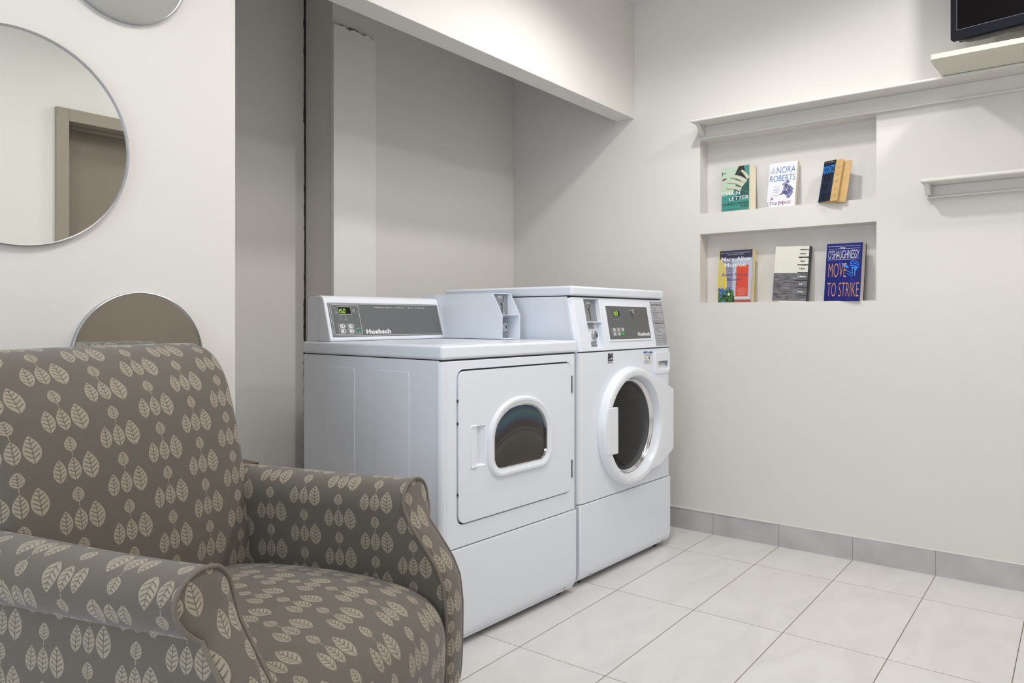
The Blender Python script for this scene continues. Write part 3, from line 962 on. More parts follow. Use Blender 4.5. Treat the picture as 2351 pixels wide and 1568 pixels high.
def coin_parts(parent, B, up, lo, zlo, zmid, zhi, badge, knob, slotz, brk, lock, depth):
    """coin plate above, money-box lock below; B is the plane at the back of the recess"""
    def disc(bm, x, z, steps, n=28):
        loft(bm, [[tuple(bp3(B, x + r * cos(2 * pi * k / n), z + r * sin(2 * pi * k / n), h)) for k in range(n)] for r, h in steps], True, False, True)
    bm = NB(); plate(bm, [(up[0], zmid + 0.002), (up[1], zmid + 0.002), (up[1], zhi), (up[0], zhi)], [], B, 0.0, 0.003)
    cp = obj('coin_plate', bm, M['metald'], parent, bevel=0.001)
    kx, kz = knob
    bm = NB()
    line_shape(bm, [(kx + 0.0052, zhi - 0.006), (kx + 0.0052, kz + 0.012), (kx + 0.002, kz + 0.004)], B, 0.0018, n=0.0036)
    flat_poly(bm, rrect(kx - 0.0038, kx + 0.0002, slotz[0], slotz[1], 0.001, 2), B, 0.0036)
    flat_poly(bm, circ(kx - 0.0045, kz, 0.0062, 18), B, 0.0035)
    obj('coin_slot', bm, M['black'], cp, normals=False)
    bm = NB(); disc(bm, kx, kz, ((0.0056, 0.003), (0.0050, 0.008), (0.001, 0.0085)), 18)
    obj('coin_return_knob', bm, M['metal'], cp)
    bm = NB()
    line_shape(bm, [(kx + 0.0078, zhi - 0.006), (kx + 0.0078, kz + 0.004)], B, 0.0016, n=0.0045)
    line_shape(bm, [(kx + 0.0020, kz - 0.008), (kx + 0.0020, slotz[0])], B, 0.0016, n=0.0045)
    line_shape(bm, [(kx - 0.004, slotz[0] - 0.001), (kx + 0.013, slotz[0] + 0.002)], B, 0.0022, n=0.0045)
    obj('slot_edge', bm, M['chrome'], cp)
    bx, bz = badge
    bm = NB(); plate(bm, rrect(bx - 0.0125, bx + 0.0125, bz - 0.0050, bz + 0.0050, 0.0042, 4), [], B, 0.0025, 0.0042)
    vb = obj('value_badge', bm, M['inkw'], cp)
    bm = NB(); put_text(bm, '$ 1.00', B, bx, bz - 0.0022, w=0.018, h=0.0046, n=0.0046, align='C')
    obj('value_print', bm, M['ink'], vb, normals=False)
    bm = NB(); plate(bm, rrect(lo[0], lo[1], zlo, zmid - 0.006, 0.003, 3), [], B, 0.0, 0.004)
    mb = obj('money_box_door', bm, M['white'], parent, bevel=0.001)
    for z in brk[1:]:
        bm = NB(); plate(bm, rrect(brk[0] - 0.030, brk[0] + 0.0105, z - 0.0105, z + 0.0105, 0.002, 2), [], B, 0.003, 0.0055)
        br = obj('lock_bracket', bm, M['metald'], mb, bevel=0.0008)
        bm = NB(); disc(bm, brk[0], z, ((0.0048, 0.005), (0.0040, 0.0085), (0.001, 0.0092)), 14)
        obj('bracket_stud', bm, M['chrome'], br)
    lx, lz = lock
    bm = NB(); disc(bm, lx, lz, ((0.0165, 0.003), (0.0165, depth), (0.0145, depth + 0.002), (0.001, depth + 0.0022)))
    lk = obj('lock_cylinder', bm, M['metal'], mb)
    bm = NB(); flat_poly(bm, circ(lx + 0.003, lz - 0.002, 0.0036, 16), B, depth + 0.0027); flat_poly(bm, [(lx + 0.0025, lz - 0.002), (lx + 0.001, lz - 0.010), (lx + 0.004, lz - 0.010), (lx + 0.0050, lz - 0.002)], B, depth + 0.0027)
    obj('keyhole', bm, M['black'], lk, normals=False)
Bk = basis((0, 0.3245, 0), (1, 0, 0), (0, 0, 1))
coin_parts(coin, Bk, (0.5795, 0.6805), (0.5795, 0.6805), 0.9505, 1.0385, ch - 0.004, (0.634, 1.109), (0.6495, 1.0816), (1.046, 1.072), (0.668, 1.0177, 0.962), (0.650, 0.994), 0.018)

# ------------------------------------------------------------------ washer
WW = 0.722
wz = tag(empty('washing_machine', (2.3775, 1.514, 0), radians(-2.26)), 'white front-loading coin washer with round dark glass door', 'washing machine')
bm = NB()
cprof = [(0.016, 0.02), (0.715, 0.02), (0.715, 1.109), (0.060, 1.109), (0.030, 0.9), (0.016, 0.895)]
prism_x(bm, cprof, 0.003, 0.006); prism_x(bm, cprof, WW - 0.006, WW - 0.003)
box(bm, 0.004, WW - 0.004, 0.711, 0.715, 0.02, 1.109); box(bm, 0.004, WW - 0.004, 0.07, 0.714, 1.104, 1.109); box(bm, 0.004, WW - 0.004, 0.05, 0.714, 0.02, 0.024)
obj('cabinet', bm, M['white'], wz, bevel=0.0015, limit=50)
bm = NB()
RC = (0.366, 0.580)
face_shell(bm, 0.318, 0.8925, [circ(RC[0], RC[1], 0.222, 64), rrect(0.599, 0.699, 0.795, 0.838, 0.008, 4)], rr=0.024, w=WW)
obj('front_panel', bm, M['white'], wz, bevel=0.002, limit=50)
bm = NB()
prism_x(bm, prof2 := [(0.018, 0.3135), (0.003, 0.3135), (0.0, 0.310), (0.0, 0.062), (0.001, 0.050), (0.005, 0.037), (0.012, 0.027), (0.022, 0.020), (0.034, 0.018), (0.05, 0.018), (0.05, 0.3)], 0.003, WW)
obj('kick_panel', bm, M['white'], wz, bevel=0.008, seg=4, limit=60)
for x in (0.085, 0.658):
    bm = NB(); loft(bm, [[(x + r * cos(2 * pi * k / 16), 0.006 + yy, 0.034 + r * sin(2 * pi * k / 16)) for k in range(16)] for r, yy in ((0.0065, 0.004), (0.0065, -0.001), (0.003, -0.002))], True, True, True)
    obj('kick_screw', bm, M['metal'], wz)
for x, y in ((0.06, 0.06), (0.66, 0.06), (0.06, 0.66), (0.66, 0.66)):
    bm = NB(); loft(bm, [[(x + 0.02 * cos(2 * pi * k / 16), y + 0.02 * sin(2 * pi * k / 16), z) for k in range(16)] for z in (0.0, 0.022)], True, True, True)
    obj('levelling_foot', bm, M['black'], wz)
bm = NB(); box(bm, -0.001, WW, 0.034, 0.717, 1.1125, 1.150)
obj('top_lid', bm, M['white'], wz, bevel=0.010, seg=4)
# sloping control fascia with its openings
angw = math.atan2(1.111 - 0.898, 0.043)
Bw = basis((0, 0.0, 0.898), (1, 0, 0), (0, cos(angw), sin(angw)))
Lw = 0.2165
bm = NB()
plate(bm, [(0.022, 0.0), (WW - 0.022, 0.0), (WW - 0.020, Lw - 0.0035), (0.020, Lw - 0.0035)], [[(0.0815, 0.0115), (0.1840, 0.0115), (0.1915, 0.2075), (0.0860, 0.2075)]], Bw, -0.010, 0.0)
for sgn, cx in ((-1, 0.022), (1, WW - 0.022)):
    outl = [(cx, 0.0)]
    for k in range(1, 9):
        a = radians(90 * k / 8); outl.append((cx + sgn * 0.022 * sin(a), -(0.022 - 0.022 * cos(a))))
    outl += [(cx + sgn * 0.022, -0.03), (cx, -0.03)]
    loft(bm, [[tuple(bp3(Bw, x, z, n)) for x, n in outl] for z in (0.0, Lw - 0.0035)], True, True, True)
fas = obj('control_fascia', bm, M['white'], wz, bevel=0.0015, limit=50)
bm = NB()
plate(bm, [(0.075, 0.006), (0.20, 0.006), (0.20, 0.212), (0.075, 0.212)], [], Bw, -0.026, -0.0222)
for q in ([(0.0805, 0.0105), (0.0815, 0.0105), (0.0860, 0.2085), (0.0845, 0.2085)], [(0.1840, 0.0105), (0.1855, 0.0105), (0.1930, 0.2085), (0.1915, 0.2085)], [(0.0805, 0.009), (0.185, 0.009), (0.185, 0.0115), (0.0805, 0.0115)], [(0.084, 0.2075), (0.193, 0.2075), (0.193, 0.2095), (0.084, 0.2095)]):
    plate(bm, q, [], Bw, -0.024, -0.002)
plate(bm, [(0.083, 0.1135), (0.1885, 0.1135), (0.1885, 0.1165), (0.083, 0.1165)], [], Bw, -0.024, -0.0015)
cr_ = obj('coin_recess', bm, M['white'], fas)
Bwk = (bp3(Bw, 0, 0, -0.022), Bw[1], Bw[2], Bw[3])
coin_parts(cr_, Bwk, (0.0845, 0.1885), (0.0820, 0.1660), 0.014, 0.1185, 0.207, (0.1390, 0.1960), (0.1440, 0.1690), (0.1280, 0.1600), (0.1450, 0.1010, 0.0300), (0.1420, 0.0650), 0.014)
# display window frame and plate
bm = NB()
plate(bm, [(0.2185, 0.0345), (0.5605, 0.0325), (0.5670, 0.1855), (0.2255, 0.1875)], [[(0.2268, 0.0418), (0.5575, 0.0408), (0.5640, 0.1783), (0.2310, 0.1795)]], Bw, 0.0, 0.003)
df = obj('display_frame', bm, M['whitep'], fas, bevel=0.001)
bm = NB()
plate(bm, [(0.2260, 0.0410), (0.5580, 0.0400), (0.5645, 0.1790), (0.2305, 0.1800)], [], Bw, 0.0, 0.001)
fp2 = obj('faceplate', bm, M['grey'], fas)
bm = NB(); plate(bm, [(0.2828, 0.1385), (0.3310, 0.1385), (0.3325, 0.1600), (0.2845, 0.1600)], [], Bw, 0.0008, 0.0014)
d2 = obj('display_window', bm, M['lcd'], fp2)
obj('display_digits', digits('100', Bw, 0.2790, 0.1420, 0.0085, 0.0145, 0.0052, 0.0018, lean=0.06), M['led'], d2, normals=False)
bm = NB()
put_text(bm, 'Huebsch', Bw, 0.4515, 0.0540, w=0.1000, h=0.0150, n=0.0013, bold=0.05, spacing=1.12)
for i, s in enumerate(('WASH', 'RINSE', 'SPIN', 'DOOR')):
    put_text(bm, s, Bw, 0.2735 + i * 0.0165, 0.1228, w=0.0090, h=0.0018, n=0.0013)
put_text(bm, 'LOCKED', Bw, 0.3230, 0.1185, w=0.011, h=0.0016, n=0.0013)
for r_ in range(2):
    for c_ in range(3):
        x = 0.2660 + c_ * 0.0325; z = 0.0820 - r_ * 0.0175
        if r_ == 1 and c_ == 2: continue
        line_shape(bm, rrect(x - 0.0150, x + 0.0145, z - 0.0068, z + 0.0068, 0.002, 2), Bw, 0.0009, n=0.0013, closed=True)
        flat_poly(bm, rrect(x - 0.004, x + 0.0125, z - 0.0048, z + 0.0048, 0.001, 2), Bw, 0.0013)
obj('faceplate_printing', bm, M['inkw'], fp2, normals=False)
bm = NB()
for r_ in range(2):
    for c_ in range(3):
        if r_ == 1 and c_ == 2: continue
        x = 0.2660 + c_ * 0.0325; z = 0.0820 - r_ * 0.0175
        s = (('HOT', 'WARM', 'COLD'), ('PERM', 'DELI', ''))[r_][c_]
        put_text(bm, s, Bw, x - 0.002, z - 0.0018, w=0.013, h=0.0042, n=0.0016, bold=0.01)
obj('button_printing', bm, M['ink'], fp2, normals=False)
bm = NB(); plate(bm, rrect(0.3160, 0.3455, 0.0577, 0.0713, 0.002, 2), [], Bw, 0.0008, 0.0015)
sb = obj('start_button', bm, M['green2'], fp2)
bm = NB(); put_text(bm, 'START', Bw, 0.326, 0.0658, w=0.016, h=0.003, n=0.0018); flat_poly(bm, circ(0.334, 0.0618, 0.0018, 10), Bw, 0.0018)
obj('start_printing', bm, M['inkw'], sb, normals=False)
bm = NB()
loft(bm, [[tuple(bp3(Bw, 0.427 + r * cos(2 * pi * k / 24), 0.1605 + r * sin(2 * pi * k / 24), n)) for k in range(24)] for r, n in ((0.0085, 0.001), (0.0085, 0.010), (0.0065, 0.012), (0.001, 0.0122))], True, False, True)
box_c = bp3(Bw, 0.424, 0.152, 0.013)
plate(bm, rrect(0.4225, 0.4295, 0.1425, 0.1545, 0.002, 2), [], Bw, 0.010, 0.014)
obj('key_lock', bm, M['chrome'], fp2)
# instruction label
bm = NB()
INS = [(0.5965, 0.0075), (0.6962, 0.0065), (0.7040, 0.2030), (0.6030, 0.2045)]
plate(bm, INS, [], Bw, 0.0, 0.0008)
il = obj('instruction_label', bm, M['ltgrey'], fas)
bm = NB()
line_shape(bm, INS, Bw, 0.0022, n=0.0012, closed=True)
line_shape(bm, [(0.6000, 0.1175), (0.7000, 0.1165)], Bw, 0.0018, n=0.0012)
def ins(s, x, z, w, h, bold=0.0): put_text(bm, s, Bw, x, z, w=w, h=h, n=0.0012, bold=bold)
ins('OPERATING INSTRUCTIONS', 0.6125, 0.1880, 0.083, 0.0048, 0.03)
for i, (s, w) in enumerate((('1 SORT CLOTHES', 0.028), ('2 LOAD WASHER', 0.026), ('3 CLOSE DOOR AND SELECT CYCLE WATER', 0.074), ('4 ADD LAUNDRY DETERGENT', 0.045), ('5 INSERT COINS', 0.032), ('6 PUSH START TO BEGIN WASH CYCLE', 0.068))):
    ins(s, 0.6155 - 0.0007 * i + 0.001, 0.1725 - i * 0.0087, w, 0.0030)
ins('DISPENSER INSTRUCTIONS', 0.6105, 0.1045, 0.083, 0.0048, 0.03)
for i, (s, w) in enumerate((('1 USE DETERGENT FOR', 0.044), ('2 ADD POWDER OR LIQUID DETERGENT', 0.078), ('   TO DRAWER', 0.026), ('3 CLOSE THE DRAWER', 0.045))):
    ins(s, 0.6115, 0.0925 - i * 0.0078, w, 0.0028)
for i, (s, w) in enumerate((('4 IF BLEACH', 0.048), ('  IS USED ADD', 0.022), ('5 FABRIC SOFTENER', 0.050), ('6 LOAD LINE', 0.032), ('7 NOT ABOVE', 0.038))):
    ins(s, 0.6080, 0.0515 - i * 0.0082, w, 0.0028)
line_shape(bm, rrect(0.6640, 0.6860, 0.0185, 0.0580, 0.002, 2), Bw, 0.0009, n=0.0012, closed=True)
for z in (0.028, 0.038, 0.048): line_shape(bm, [(0.664, z), (0.686, z)], Bw, 0.0008, n=0.0012)
obj('label_printing', bm, M['ink'], il, normals=False)
# black strip filling the gap between fascia and front panel
bm = NB(); box(bm, 0.006, WW - 0.006, 0.006, 0.03, 0.891, 0.899)
obj('fascia_gap', bm, M['black'], wz)
bm = NB(); box(bm, 0.006, WW - 0.006, 0.048, 0.70, 1.108, 1.113)
obj('lid_gap', bm, M['black'], wz)
# efficiency sticker: black badge with an arc, a star and a swoosh
Bf = IDM
bm = NB(); plate(bm, [(0.1985, 0.8455), (0.2355, 0.8445), (0.2355, 0.8835), (0.1985, 0.8845)], [], Bf, 0.0, 0.0006)
es = obj('efficiency_sticker', bm, M['ink'], wz)
bm = NB()
line_shape(bm, [(0.217 + 0.0155 * cos(radians(a)), 0.866 + 0.0150 * sin(radians(a))) for a in range(20, 175, 12)], Bf, 0.0012, n=0.0009)
star = []
for k in range(10):
    r = 0.0062 if k % 2 == 0 else 0.0026
    star.append((0.2265 + r * sin(2 * pi * k / 10), 0.8640 + r * cos(2 * pi * k / 10)))
flat_poly(bm, star, Bf, 0.0009)
line_shape(bm, [(0.2005, 0.8600), (0.2040, 0.8575), (0.2075, 0.8625), (0.2110, 0.8600), (0.2140, 0.8655), (0.2175, 0.8640), (0.2215, 0.8600), (0.2250, 0.8575)], Bf, 0.0022, n=0.0009)
flat_poly(bm, [(0.1995, 0.8462), (0.2345, 0.8455), (0.2345, 0.8525), (0.1995, 0.8532)], Bf, 0.0008)
obj('sticker_printing', bm, M['inkw'], es, normals=False)
bm = NB(); put_text(bm, 'ENERGY STAR', Bf, 0.2010, 0.8472, w=0.032, h=0.0044, n=0.0011, bold=0.02)
obj('sticker_lettering', bm, M['ink'], es, normals=False)
# notice sticker
bm = NB(); plate(bm, [(0.4780, 0.8290), (0.5555, 0.8275), (0.5555, 0.8810), (0.4780, 0.8835)], [], Bf, 0.0, 0.0006)
ns = obj('notice_sticker', bm, M['inkw'], wz)
bm = NB(); flat_poly(bm, [(0.4785, 0.8750), (0.5550, 0.8728), (0.5550, 0.8805), (0.4785, 0.8830)], Bf, 0.0009)
flat_poly(bm, rrect(0.5225, 0.5335, 0.8485, 0.8590, 0.001, 2), Bf, 0.0009, )
flat_poly(bm, rrect(0.4900, 0.5015, 0.8500, 0.8530, 0.001, 2), Bf, 0.0009)
obj('notice_band', bm, M['blue'], ns, normals=False)
bm = NB(); put_text(bm, 'NOTICE', Bf, 0.5015, 0.8757, w=0.030, h=0.0052, n=0.0012, bold=0.03)
obj('notice_heading', bm, M['inkw'], ns, normals=False)
bm = NB()
for s, x, z, w in (('USE HIGH EFFICIENCY DETERGENT', 0.486, 0.8690, 0.062), ('IN THIS WASHER USE ONLY HE SOAP', 0.482, 0.8645, 0.066), ('POWDER', 0.4900, 0.8560, 0.016), ('LIQUID', 0.5210, 0.8610, 0.016), ('ADD DETERGENT TO THE', 0.484, 0.8420, 0.064), ('DISPENSER BEFORE START', 0.484, 0.8378, 0.052), ('USE LESS FOR SMALL LOADS', 0.488, 0.8336, 0.058), ('SEE LABEL ABOVE', 0.496, 0.8300, 0.036)):
    put_text(bm, s, Bf, x, z, w=w, h=0.0026, n=0.0009)
obj('notice_printing', bm, M['ink'], ns, normals=False)
# detergent drawer
bm = NB()
plate(bm, rrect(0.5775, 0.7080, 0.7815, 0.8745, [0.004, 0.004, 0.014, 0.014], 5), [rrect(0.601, 0.697, 0.797, 0.836, 0.007, 4)], Bf, -0.004, 0.0045)
dd = obj('detergent_drawer', bm, M['whitep'], wz, bevel=0.0018, seg=3, limit=50)
bm = NB()
pts, uvs = [], []
for i in range(9):
    v = i / 8
    y = 0.020 * sin(pi * min(1.0, v * 0.8 + 0.2)) if i not in (0, 8) else (-0.003 if i == 0 else 0.030)
    if i == 8: y = 0.028
    pts.append([(x, 0.0 + (0.026 * v if i < 8 else 0.028), 0.796 + 0.042 * v) for x in (0.600, 0.648, 0.698)]); uvs.append([(0, v), (.5, v), (1, v)])
grid(bm, pts, uvs)
obj('drawer_hollow', bm, M['whitep'], dd)
# round door
wd = empty('door', (0, 0, 0)); wd.parent = wz
NR = 96
cx, cz_ = RC
def ringp(r, y, n=NR): return [(cx + r * cos(2 * pi * k / n), y, cz_ + r * sin(2 * pi * k / n)) for k in range(n)]
bm = NB()
loft(bm, [ringp(r, y) for r, y in ((0.243, 0.0), (0.2445, -0.004), (0.2440, -0.009), (0.2405, -0.024), (0.2380, -0.030), (0.2330, -0.0342), (0.2260, -0.0352), (0.2110, -0.0352), (0.2080, -0.0340), (0.2060, -0.031), (0.1990, -0.008), (0.1965, 0.004), (0.1965, 0.02), (0.24, 0.02))])
obj('door_ring', bm, M['whitep'], wd, angle=50)
bm = NB()
loft(bm, [ringp(r, y) for r, y in ((0.1965, 0.002), (0.1935, -0.002), (0.1905, 0.001), (0.188, 0.005), (0.185, 0.003), (0.182, 0.006), (0.179, 0.012), (0.177, 0.03))])
obj('door_seal_ring', bm, M['chrome'], wd)
bm = NB()
GR = 0.181
outer_ = [(GR * sin(a), 0.010 - 0.020 * cos(a) * 0 - 0.016 * (cos(a))) for a in [radians(x) for x in (90, 80, 70, 58, 46, 34, 22, 10, 2)]]
inner_ = [(r * 0.985, y + 0.008) for r, y in reversed(outer_)]
rings = [ringp(r, y) for r, y in outer_]
loft(bm, rings, True, False, True)
rings2 = [ringp(max(r - 0.004, 0.002), y + 0.007) for r, y in outer_]
loft(bm, rings2, True, False, True)
loft(bm, [rings[0], rings2[0]])
obj('door_glass', bm, M['glass'], wd)
# hinge-side wing of the door
bm = NB()
wing = [(0.508, 0.7700), (0.560, 0.7635), (0.6820, 0.7120), (0.6840, 0.7090), (0.6840, 0.4490), (0.6820, 0.4460), (0.560, 0.3880), (0.500, 0.385)]
arc = [(cx + 0.228 * cos(radians(a)), cz_ + 0.228 * sin(radians(a))) for a in range(-58, 59, 6)]
plate(bm, wing + arc, [], Bf, 0.004, 0.0354)
obj('door_wing', bm, M['whitep'], wd, bevel=0.006, seg=3, limit=50)
bm = NB()
tabo = [(0.150, 0.4880), (0.2180, 0.4870), (0.2165, 0.6720), (0.150, 0.6735)]
plate(bm, tabo, [], Bf, 0.022, 0.0375)
obj('door_handle', bm, M['whitep'], wd, bevel=0.003, seg=3)
# dark backing drum
bm = NB()
loft(bm, [ringp(r, y) for r, y in ((0.205, 0.02), (0.185, 0.045), (0.180, 0.06), (0.180, 0.075), (0.245, 0.09), (0.245, 0.36), (0.23, 0.38), (0.09, 0.40), (0.07, 0.37), (0.01, 0.365))], True, False, True)
obj('drum', bm, mat('dark_steel_drum', (0.30, 0.27, 0.245, 1), 0.22, 0.95, noise=0.8, nscale=5), wz)
for k in range(3):
    bm = NB()
    a = 2 * pi * k / 3 + 0.5
    pr = []
    for (da, rr) in ((-0.16, 0.243), (-0.05, 0.195), (0.05, 0.195), (0.16, 0.243)):
        pr.append((cx + rr * cos(a + da), cz_ + rr * sin(a + da)))
    loft(bm, [[(x, y, z) for x, z in pr] for y in (0.10, 0.35)], True, True, True)
    obj('drum_paddle', bm, M['metald'], wz, bevel=0.006)

# ------------------------------------------------------------------ armchair
KS = 0.96
ZO = EYE * (1 - KS)
def CP(x, y, z): return (KS * x, KS * y, KS * z + ZO)
ac = tag(empty('armchair', (0.898 * KS, 1.122 * KS, 0), radians(17)), 'taupe armchair patterned with pale leaves, by the mirrors', 'armchair')
# --- seat
SEATP = [(0.50, 0.42), (0.40, 0.435), (0.28, 0.445), (0.14, 0.447), (0.03, 0.440), (-0.035, 0.428), (-0.078, 0.406), (-0.103, 0.374), (-0.113, 0.33), (-0.112, 0.27), (-0.108, 0.20)]
sp_, Ls = smooth_path([(0, y, z) for y, z in SEATP], 60)
NX = 40
pts, uvs = [], []
cum = 0
for i, p in enumerate(sp_):
    if i: cum += (p - sp_[i - 1]).length
    t = (sp_[min(i + 1, 59)] - sp_[max(i - 1, 0)]).normalized()
    nr = Vector((0, -t.z, t.y)) * -1
    if nr.z < 0 and t.z > -0.5: nr = -nr
    nrm = Vector((0, t.z, -t.y))
    if nrm.dot(Vector((0, -0.4, 1))) < 0: nrm = -nrm
    row, ru = [], []
    for j in range(NX + 1):
        a = -1 + 2 * j / NX
        x = 0.272 * a
        e = abs(a)
        crown = 0.028 * (1 - e ** 2.6)
        edge_ = -0.014 * max(0, (e - 0.90) / 0.10) ** 2
        q = Vector((x, p.y, p.z)) + nrm * (crown * (0.35 + 0.65 * min(1, max(0, (60 - i) / 28))) + edge_)
        row.append(CP(*q)); ru.append((x * KS + 0.031, (Ls - cum) * KS + 0.01))
    pts.append(row); uvs.append(ru)
bm = NB(); grid(bm, pts, uvs)
for r_ in (pts[0], pts[-1]): pass
obj('seat', bm, M['fabric'], ac, angle=80, normals=True)
# --- back
BPROF = [(0.42, 0.36), (0.424, 0.46), (0.433, 0.56), (0.447, 0.66), (0.464, 0.75), (0.488, 0.83), (0.520, 0.895), (0.552, 0.937), (0.585, 0.958), (0.620, 0.963), (0.652, 0.950), (0.676, 0.915), (0.684, 0.86), (0.684, 0.70), (0.672, 0.45), (0.655, 0.20)]
NP = 110
sp_, Lb = smooth_path([(0, y, z) for y, z in BPROF], NP)
HW, RB, DEP = 0.303, 0.036, 0.10
A_ = HW - RB + RB * pi / 2 + DEP
acols = [-A_ + 2 * A_ * j / 84 for j in range(85)]
pts, uvs = [], []
cum = 0
for i, p in enumerate(sp_):
    if i: cum += (p - sp_[i - 1]).length
    t = (sp_[min(i + 1, NP - 1)] - sp_[max(i - 1, 0)]).normalized()
    nin = Vector((0, t.z, -t.y))          # into the body when going up the front
    zc = p.z
    hw = HW
    if zc > 0.80: hw = HW + 0.012 * min(1, (zc - 0.80) / 0.1) - 0.010 * max(0, (zc - 0.92) / 0.043) ** 2
    row, ru = [], []
    for a in acols:
        s = 1 if a >= 0 else -1; aa = abs(a)
        if aa < HW - RB: x, ins_ = aa * (hw - RB) / (HW - RB), 0.0
        elif aa < HW - RB + RB * pi / 2:
            th = (aa - (HW - RB)) / RB; x, ins_ = hw - RB + RB * sin(th), RB * (1 - cos(th))
        else: x, ins_ = hw, RB + (aa - (HW - RB + RB * pi / 2))
        puff = 0.016 * (1 - min(1, x / hw) ** 2) * min(1, max(0, (cum - 0.02) / 0.15)) * min(1, max(0, (0.975 - zc) / 0.12))
        # sides near the roll follow straight back instead of pinching
        lim = min(ins_, 0.085) if zc > 0.86 else ins_
        q = Vector((s * x, p.y, p.z)) + nin * (lim - puff)
        row.append(CP(*q)); ru.append((a * KS * 0.92 + 0.012, cum * KS * 0.965 + 0.02))
    pts.append(row); uvs.append(ru)
bm = NB(); grid(bm, pts, uvs)
obj('backrest', bm, M['fabric'], ac, angle=80)
# --- arms
def yf(z):
    T = [(0.10, -0.100), (0.30, -0.104), (0.38, -0.104), (0.44, -0.097), (0.48, -0.080), (0.537, -0.040), (0.567, -0.018), (0.60, -0.004), (0.62, 0.0), (0.70, 0.004)]
    for (z0, y0), (z1, y1) in zip(T[:-1], T[1:]):
        if z <= z1: return y0 + (y1 - y0) * max(0, (z - z0) / (z1 - z0))
    return T[-1][1]
ROLL = [(0.276, 0.30), (0.277, 0.42), (0.276, 0.50), (0.273, 0.56), (0.270, 0.60), (0.275, 0.627), (0.292, 0.648), (0.315, 0.656), (0.340, 0.655), (0.364, 0.645), (0.379, 0.627), (0.382, 0.608), (0.376, 0.588), (0.364, 0.572), (0.352, 0.562)]
OUTP = [(0.352, 0.566), (0.356, 0.50), (0.358, 0.40), (0.356, 0.30), (0.353, 0.24), (0.344, 0.208)]
NRL = 64
rp, Lr = smooth_path([(x, 0, z) for x, z in ROLL], NRL)
op, Lo = smooth_path([(x, 0, z) for x, z in OUTP], 24)
def yback(z): return 0.56
for s, nm in ((1, 'far'), (-1, 'near')):
    # inner face and roll in one piece of cloth
    pts, uvs = [], []
    cum = 0
    NY = 36
    for i, p in enumerate(rp):
        if i: cum += (p - rp[i - 1]).length
        row, ru = [], []
        y0 = yf(p.z) + 0.003; y1 = yback(p.z)
        for j in range(NY + 1):
            y = y0 + (y1 - y0) * j / NY
            # roll swells slightly towards the back
            sw = 0.010 * sin(pi * min(1, (y - y0) / (y1 - y0))) if p.z > 0.58 else 0
            zz = p.z + (0.008 * ((y - y0) / 0.5) ** 2 if (p.z > 0.6 and s < 0) else 0) - (0.002 * sin(pi * min(1, y / 0.35)) if (p.z > 0.6 and y > 0) else 0)
            xx = p.x + (0.004 if p.x > 0.33 else -0.0) * sin(pi * (y - y0) / (y1 - y0))
            row.append(CP(s * xx, y, zz)); ru.append((-s * y * KS + 0.021, cum * KS + 0.034))
        pts.append(row); uvs.append(ru)
    bm = NB(); grid(bm, pts, uvs)
    arm = obj('arm', bm, M['fabric'], ac, angle=80)
    # outer side panel
    pts, uvs = [], []
    cum = 0
    for i, p in enumerate(op):
        if i: cum += (p - op[i - 1]).length
        y0 = yf(p.z) + 0.002
        row, ru = [], []
        for j in range(25):
            y = y0 + (0.62 - y0) * j / 24
            row.append(CP(s * (p.x - 0.002), y, p.z)); ru.append((s * y * KS + 0.05, -cum * KS + 0.06))
        pts.append(row); uvs.append(ru)
    bm = NB(); grid(bm, pts, uvs)
    obj('side_panel', bm, M['fabric'], arm, angle=80)
    # front panel between inner and outer contours
    inner_c = [q for q in rp[:int(NRL * 0.47)]]
    # closed outline: inner from bottom up, over the roll, down the outer side
    outline = [(0.276, 0.208)] + [(p.x, p.z) for p in rp] + [(p.x, p.z) for p in op[1:]]
    zs = [0.2085 + (0.6555 - 0.2085) * k / 60 for k in range(61)]
    pts, uvs = [], []
    def span(z):
        xs_ = []
        n_ = len(outline)
        for k in range(n_):
            (xa, za), (xb, zb2) = outline[k], outline[(k + 1) % n_]
            if (za - z) * (zb2 - z) <= 0 and za != zb2:
                xs_.append(xa + (xb - xa) * (z - za) / (zb2 - za))
        return (min(xs_), max(xs_)) if xs_ else (0.3, 0.33)
    for z in zs:
        a_, b_ = span(z)
        row, ru = [], []
        for k in range(11):
            u = k / 10
            x = a_ + (b_ - a_) * u
            bulge = 0.010 * (1 - (2 * u - 1) ** 4)
            if z > 0.60: bulge *= max(0.15, 1 - ((z - 0.60) / 0.056) ** 2)
            row.append(CP(s * x, yf(z) - bulge, z)); ru.append((x * s * KS + 0.043, z * KS + 0.04))
        pts.append(row); uvs.append(ru)
    bm = NB(); grid(bm, pts, uvs)
    obj('front_panel', bm, M['fabric'], arm, angle=80)
    path = [CP(s * x, yf(z) - 0.001, z) for x, z in ([(0.275, 0.21), (0.275, 0.25)] + [(p.x - (0.001 if p.x < 0.3 else -0.001), p.z) for p in rp] + [(p.x + 0.001, p.z) for p in op[1:]])]
    bm = NB(); tube(bm, path, 0.0038, 8)
    obj('piping', bm, M['piping'], arm)
    for (lx, ly) in ((0.322, -0.068), (0.30, 0.58)):
        bm = NB()
        secs = [(0.212, 0.030, 0, 0), (0.18, 0.032, 0.0, -0.004), (0.12, 0.026, 0.004, -0.008), (0.05, 0.017, 0.006, -0.004), (-ZO / KS + 0.0, 0.014, 0.006, 0.0)]
        rings = []
        for z, r, dx_, dy_ in secs:
            rings.append([CP(s * (lx + dx_) + r * 1.05 * (abs(cos(2 * pi * k / 20)) ** .7) * (1 if cos(2 * pi * k / 20) >= 0 else -1), ly + dy_ + r * (abs(sin(2 * pi * k / 20)) ** .7) * (1 if sin(2 * pi * k / 20) >= 0 else -1), z) for k in range(20)])
        loft(bm, rings, True, True, True)
        obj('leg', bm, M['mahog'], ac)
